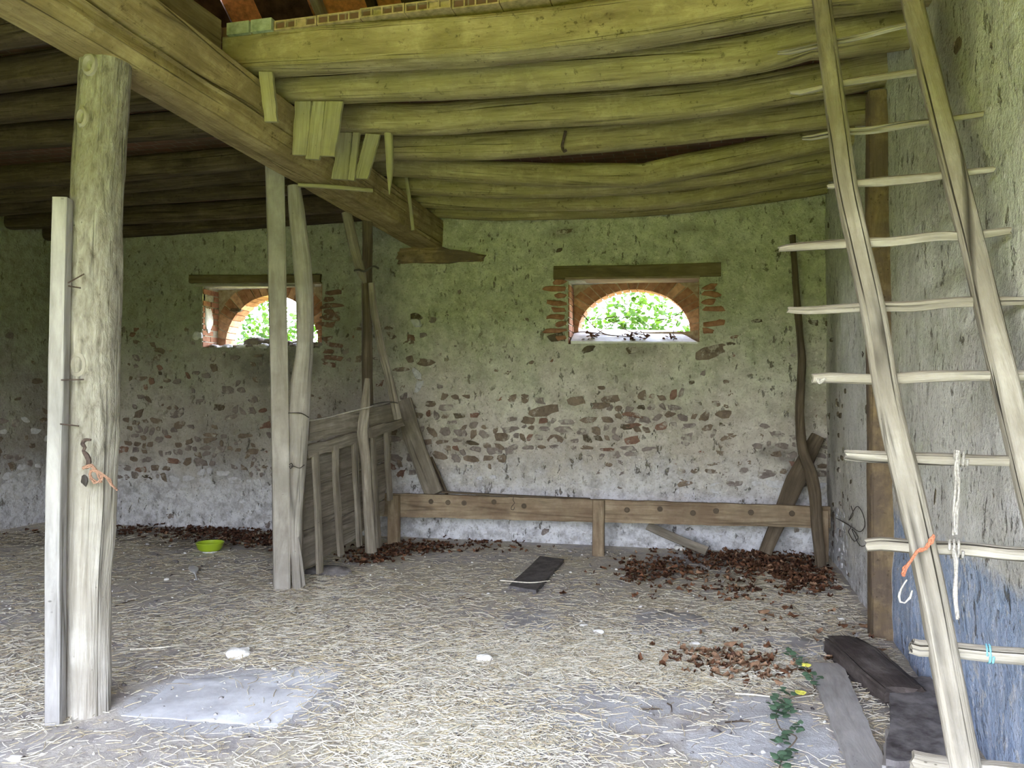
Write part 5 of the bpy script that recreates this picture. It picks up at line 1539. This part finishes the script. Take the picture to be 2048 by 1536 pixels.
for (px, py, sx, sy, n) in ((900, 1430, 130, 60, 3800), (780, 1480, 60, 40, 1400), (1320, 1330, 120, 30, 3000), (1180, 1290, 150, 30, 2600), (1560, 1210, 110, 35, 1600), (700, 1290, 200, 40, 2200), (1050, 1330, 120, 30, 2000), (1000, 1500, 90, 30, 1000), (500, 1230, 200, 40, 1800), (60, 1360, 60, 80, 900), (640, 1180, 40, 20, 500), (1470, 1335, 70, 22, 1500)):
    V, fa, m = heap(px, py, sx, sy, n)
    VV.append(V); FA.append(fa + off); off += len(V); MI.append(np.repeat(r2.choice([0, 1, 2], m, p=[.68, .26, .06]), 4))
add_mesh('straw_litter', np.concatenate(VV), np.concatenate(FA), [M['straw'], M['straw_gold'], M['straw_grey']], np.concatenate(MI), 'loose pale straw scattered over the whole barn floor', 'straw')

def leaf_litter(name, label, spots, seed, probs):
    r2 = np.random.RandomState(seed); pts = []
    for (px, py, sx, sy, n) in spots:
        for _ in range(n):
            w_ = P(r2.normal(px, sx), max(r2.normal(py, sy), 1052), z=0)
            if w_.x < R - .05 and w_.y < D - .08: pts.append((w_.x, w_.y))
    pts = np.array(pts); m = len(pts)
    z = floor_height(pts[:, 0], pts[:, 1]) + r2.uniform(.008, .045, m)
    a = r2.uniform(0, 6.28, m); s_ = r2.uniform(.012, .036, m)
    V = np.zeros((m, 9, 3))
    for i in range(3):
        for j in range(3):
            u_, v_ = (i - 1) * s_ * (1.0 if i != 1 or j != 1 else 0) * (.8 if j != 1 else 1.3), (j - 1) * s_ * .55 * (1 if i == 1 else .6)
            V[:, i * 3 + j, 0] = pts[:, 0] + u_ * np.cos(a) - v_ * np.sin(a)
            V[:, i * 3 + j, 1] = pts[:, 1] + u_ * np.sin(a) + v_ * np.cos(a)
            V[:, i * 3 + j, 2] = z + r2.uniform(-.014, .016, m) + (abs(j - 1) + abs(i - 1)) * .008 * r2.uniform(-.4, 1.2, m)
    q4 = np.array([[0, 3, 4, 1], [1, 4, 5, 2], [3, 6, 7, 4], [4, 7, 8, 5]])
    fa = (q4[None] + (np.arange(m) * 9)[:, None, None]).reshape(-1, 4)
    add_mesh(name, V.reshape(-1, 3), fa, [M['deadleaf'], M['deadleaf_dark'], M['deadleaf_pale']], np.repeat(r2.choice([0, 1, 2], m, p=probs), 4), label, 'leaves')
leaf_litter('dead_leaves', 'drift of rust-brown dead leaves in the right back corner', [(1560, 1135, 55, 14, 420), (1480, 1115, 60, 10, 240), (1300, 1145, 40, 12, 150), (1620, 1165, 30, 14, 200), (1400, 1140, 90, 18, 120), (1450, 1120, 90, 10, 120), (1350, 1180, 90, 20, 40), (1500, 1190, 40, 8, 50)], 4, [.62, .28, .10])
leaf_litter('dead_leaves', 'sparse patch of tan dead leaves on the straw at mid right floor', [(1410, 1318, 45, 14, 60), (1480, 1335, 50, 15, 80), (1540, 1352, 34, 8, 30), (1550, 1250, 90, 20, 14), (1720, 1290, 60, 25, 30)], 5, [.35, .05, .60])
leaf_litter('dead_leaves', 'dark litter of dead leaves along the left back wall', [(460, 1070, 70, 10, 380), (540, 1085, 50, 10, 160), (330, 1066, 80, 6, 140), (200, 1068, 80, 6, 60)], 6, [.15, .8, .05])
leaf_litter('dead_leaves', 'small drift of dark leaves under the left end of the manger', [(790, 1106, 50, 6, 160), (860, 1098, 60, 6, 110), (730, 1122, 30, 6, 60), (980, 1096, 60, 6, 50)], 7, [.45, .5, .05])

def crumbs(n, seed):
    r2 = np.random.RandomState(seed)
    x = r2.uniform(L + .1, R - .05, n); y = r2.uniform(2.4, 8.2, n)
    z = floor_height(x, y) + .004
    s_ = r2.gamma(2.0, .0026, n) + .002
    oc = np.array([[1, 0, 0], [0, 1, 0], [-1, 0, 0], [0, -1, 0], [0, 0, .8], [0, 0, -.5]], float)
    V = oc[None] * s_[:, None, None] * r2.uniform(.6, 1.3, (n, 6, 1)); a = r2.uniform(0, 6.28, n)
    W_ = V.copy(); W_[:, :, 0] = V[:, :, 0] * np.cos(a)[:, None] * 1.4 - V[:, :, 1] * np.sin(a)[:, None]; W_[:, :, 1] = V[:, :, 0] * np.sin(a)[:, None] * 1.4 + V[:, :, 1] * np.cos(a)[:, None]
    W_ += np.stack([x, y, z], 1)[:, None]
    tri = np.array([[0, 1, 4], [1, 2, 4], [2, 3, 4], [3, 0, 4], [1, 0, 5], [2, 1, 5], [3, 2, 5], [0, 3, 5]])
    fa = (tri[None] + (np.arange(n) * 6)[:, None, None]).reshape(-1, 3)
    add_mesh('lime_crumbs', W_.reshape(-1, 3), fa, [M['white_stone'], M['block'], M['paving']], np.repeat(r2.choice([0, 1, 2], n, p=[.35, .4, .25]), 8), 'crumbs of lime and dirt sprinkled over the barn floor', 'crumbs')
crumbs(3600, 44)

# dry bramble on the sill of the right window
root = empty('dry_bramble', P(1260, 676, y=D + .1), 'dry dark bramble stems sprawling over the sill of the right window', 'bramble')
mb = MB()
for k, pts in enumerate(([(1165, 628), (1175, 640), (1190, 655), (1210, 668), (1240, 672), (1290, 676)], [(1208, 636), (1235, 650), (1262, 664), (1300, 672)], [(1180, 676), (1200, 664), (1222, 648), (1240, 640)], [(1135, 670), (1160, 664), (1190, 666), (1230, 672)], [(1365, 624), (1352, 650), (1346, 668), (1354, 680)], [(1368, 620), (1345, 634), (1312, 642)], [(1250, 690), (1262, 668), (1285, 662), (1290, 680)], [(1176, 640), (1230, 634), (1262, 634)], [(1170, 680), (1185, 668), (1200, 684), (1172, 676)])):
    timber(mb, [P(a, b, y=D + .16 + .02 * (k % 4)) for (a, b) in pts], .009, e=2, n=6, step=.04, rough=.002, seed=k)
mb.build('stems', M['bramble_stem'], root)
lm = MB(); r_ = random.Random(31)
for i in range(90):
    g_ = r_.choice(((1185, 676, 10, 5), (1255, 676, 16, 7), (1275, 672, 14, 6), (1285, 682, 10, 4), (1345, 676, 6, 4), (1250, 684, 20, 4)))
    c = P(r_.gauss(g_[0], g_[2]), r_.gauss(g_[1], g_[3]), y=D + r_.uniform(.03, .16))
    leaf(lm, c, (r_.uniform(-1, 1), r_.uniform(-1, 1), r_.uniform(-.3, .6)), (r_.uniform(-1, 1), r_.uniform(-1, 1), 1), r_.uniform(.025, .05))
lm.build('dead_leaves', M['deadleaf_dark'], root)

# ================================================================== GARDEN BEHIND
def bush(label, c, size, n, seed, lsize=(.04, .085)):
    root = empty('leafy_bush', (c[0], c[1], .2), label, 'bush', 'bushes behind the back wall', 'thing')
    r_ = random.Random(seed); lm = MB(); sb = MB()
    for k in range(6):
        a = r_.uniform(0, 6.28)
        tip = Vector((c[0] + math.cos(a) * size[0] * .35, c[1] + math.sin(a) * size[1] * .35, c[2] + size[2] * r_.uniform(.1, .4)))
        timber(sb, [Vector((c[0] + r_.uniform(-.2, .2), c[1], .15)), Vector((c[0], c[1], c[2] * .6)).lerp(tip, .3), tip], [.03, .02, .006], e=2, n=6, step=.15, rough=.002, seed=k)
    for i in range(n):
        while True:
            q_ = Vector((r_.uniform(-1, 1), r_.uniform(-1, 1), r_.uniform(-1, 1)))
            if q_.length < 1: break
        q_ = q_ * (.55 + .45 * q_.length)
        p = Vector((c[0] + q_.x * size[0] / 2, c[1] + q_.y * size[1] / 2, c[2] + q_.z * size[2] / 2 + .18 * math.sin(q_.x * 5 + seed)))
        leaf(lm, p, (r_.uniform(-1, 1), r_.uniform(-1, 1), r_.uniform(-1, .3)), (r_.uniform(-.7, .7), r_.uniform(-1, .2), 1), r_.uniform(*lsize))
    sb.build('stems', M['ivy_stem'], root); lm.build('foliage', M['leaf'], root)
bush('bright green bush filling the lower part of the right window', (-1.0, 10.3, 2.0), (2.6, 1.2, 2.05), 4200, 1)
bush('bright green bush at the right edge of the right window', (.55, 11.6, 2.2), (2.2, 1.6, 2.2), 1500, 2)
bush('bright bush seen through the left half of the left window', (-6.1, 10.4, 2.1), (1.5, 1.2, 1.9), 2200, 3)
bush('bright bush glimpsed between square post and pole in the left window', (-4.8, 10.6, 2.0), (1.3, 1.0, 2.1), 1700, 4)

# ================================================================== LIGHT
wd = bpy.data.worlds.new('sky'); SC.world = wd; wd.use_nodes = True
nt = wd.node_tree; nt.nodes.clear(); N = NT(nt)
out = N.n('ShaderNodeOutputWorld'); bg = N.n('ShaderNodeBackground'); N.link(bg.outputs[0], out.inputs[0])
gen = N.coord('Generated'); s_ = N.sep(gen)
col = N.ramp(N.math('ADD', N.math('MULTIPLY', s_[2], .5), .5), [(.495, (.35, .4, .3)), (.505, (.97, .97, 1.0)), (.56, (.92, .93, 1.0)), (.62, (.62, .68, .84)), (1.0, (.46, .56, .80))])
N.link(col, bg.inputs['Color']); bg.inputs['Strength'].default_value = 18.5
sun = bpy.data.lights.new('sun', 'SUN'); so = bpy.data.objects.new('sun', sun); COL.objects.link(so)
sun.energy = 17.0; sun.angle = math.radians(.6); sun.color = (1.0, .95, .85)
sdir = Vector((-.28, -.40, -.87))      # travels from behind the barn (right) to the front
so.rotation_euler = sdir.to_track_quat('-Z', 'Y').to_euler(); so.location = (3, 15, 12)
def portal(x, y, z, sx, sz, face):
    l = bpy.data.lights.new('daylight_portal', 'AREA'); l.shape = 'RECTANGLE'; l.size = sx; l.size_y = sz; l.cycles.is_portal = True
    o = bpy.data.objects.new('daylight_portal', l); COL.objects.link(o); o.location = (x, y, z)
    o.rotation_euler = Vector((0, face, 0)).to_track_quat('-Z', 'Z').to_euler()
portal((OX0 + OX1) / 2, -.62, OZ / 2, OX1 - OX0, OZ, 1)
portal(cx2, YE + .01, zb2 + b2 / 2, a2 * 2, b2 * 1.1, -1)
portal(cx1, YE + .01, zb1 + b1 / 2, a1 * 2, b1 * 1.1, -1)

vs_ = SC.view_settings
SC.display_settings.display_device = 'sRGB'
vs_.view_transform = 'Standard'; vs_.look = 'None'; vs_.gamma = 1.0; vs_.use_curve_mapping = False
vs_.exposure = 0.82
cy = SC.cycles
cy.use_denoising = True
try: cy.denoiser = 'OPENIMAGEDENOISE'
except Exception: pass
cy.max_bounces = 10; cy.diffuse_bounces = 7; cy.transmission_bounces = 4; cy.transparent_max_bounces = 4
cy.sample_clamp_indirect = 12
cy.caustics_reflective = False; cy.caustics_refractive = False
for o in bpy.data.objects:
    if '_o' in o: del o['_o']
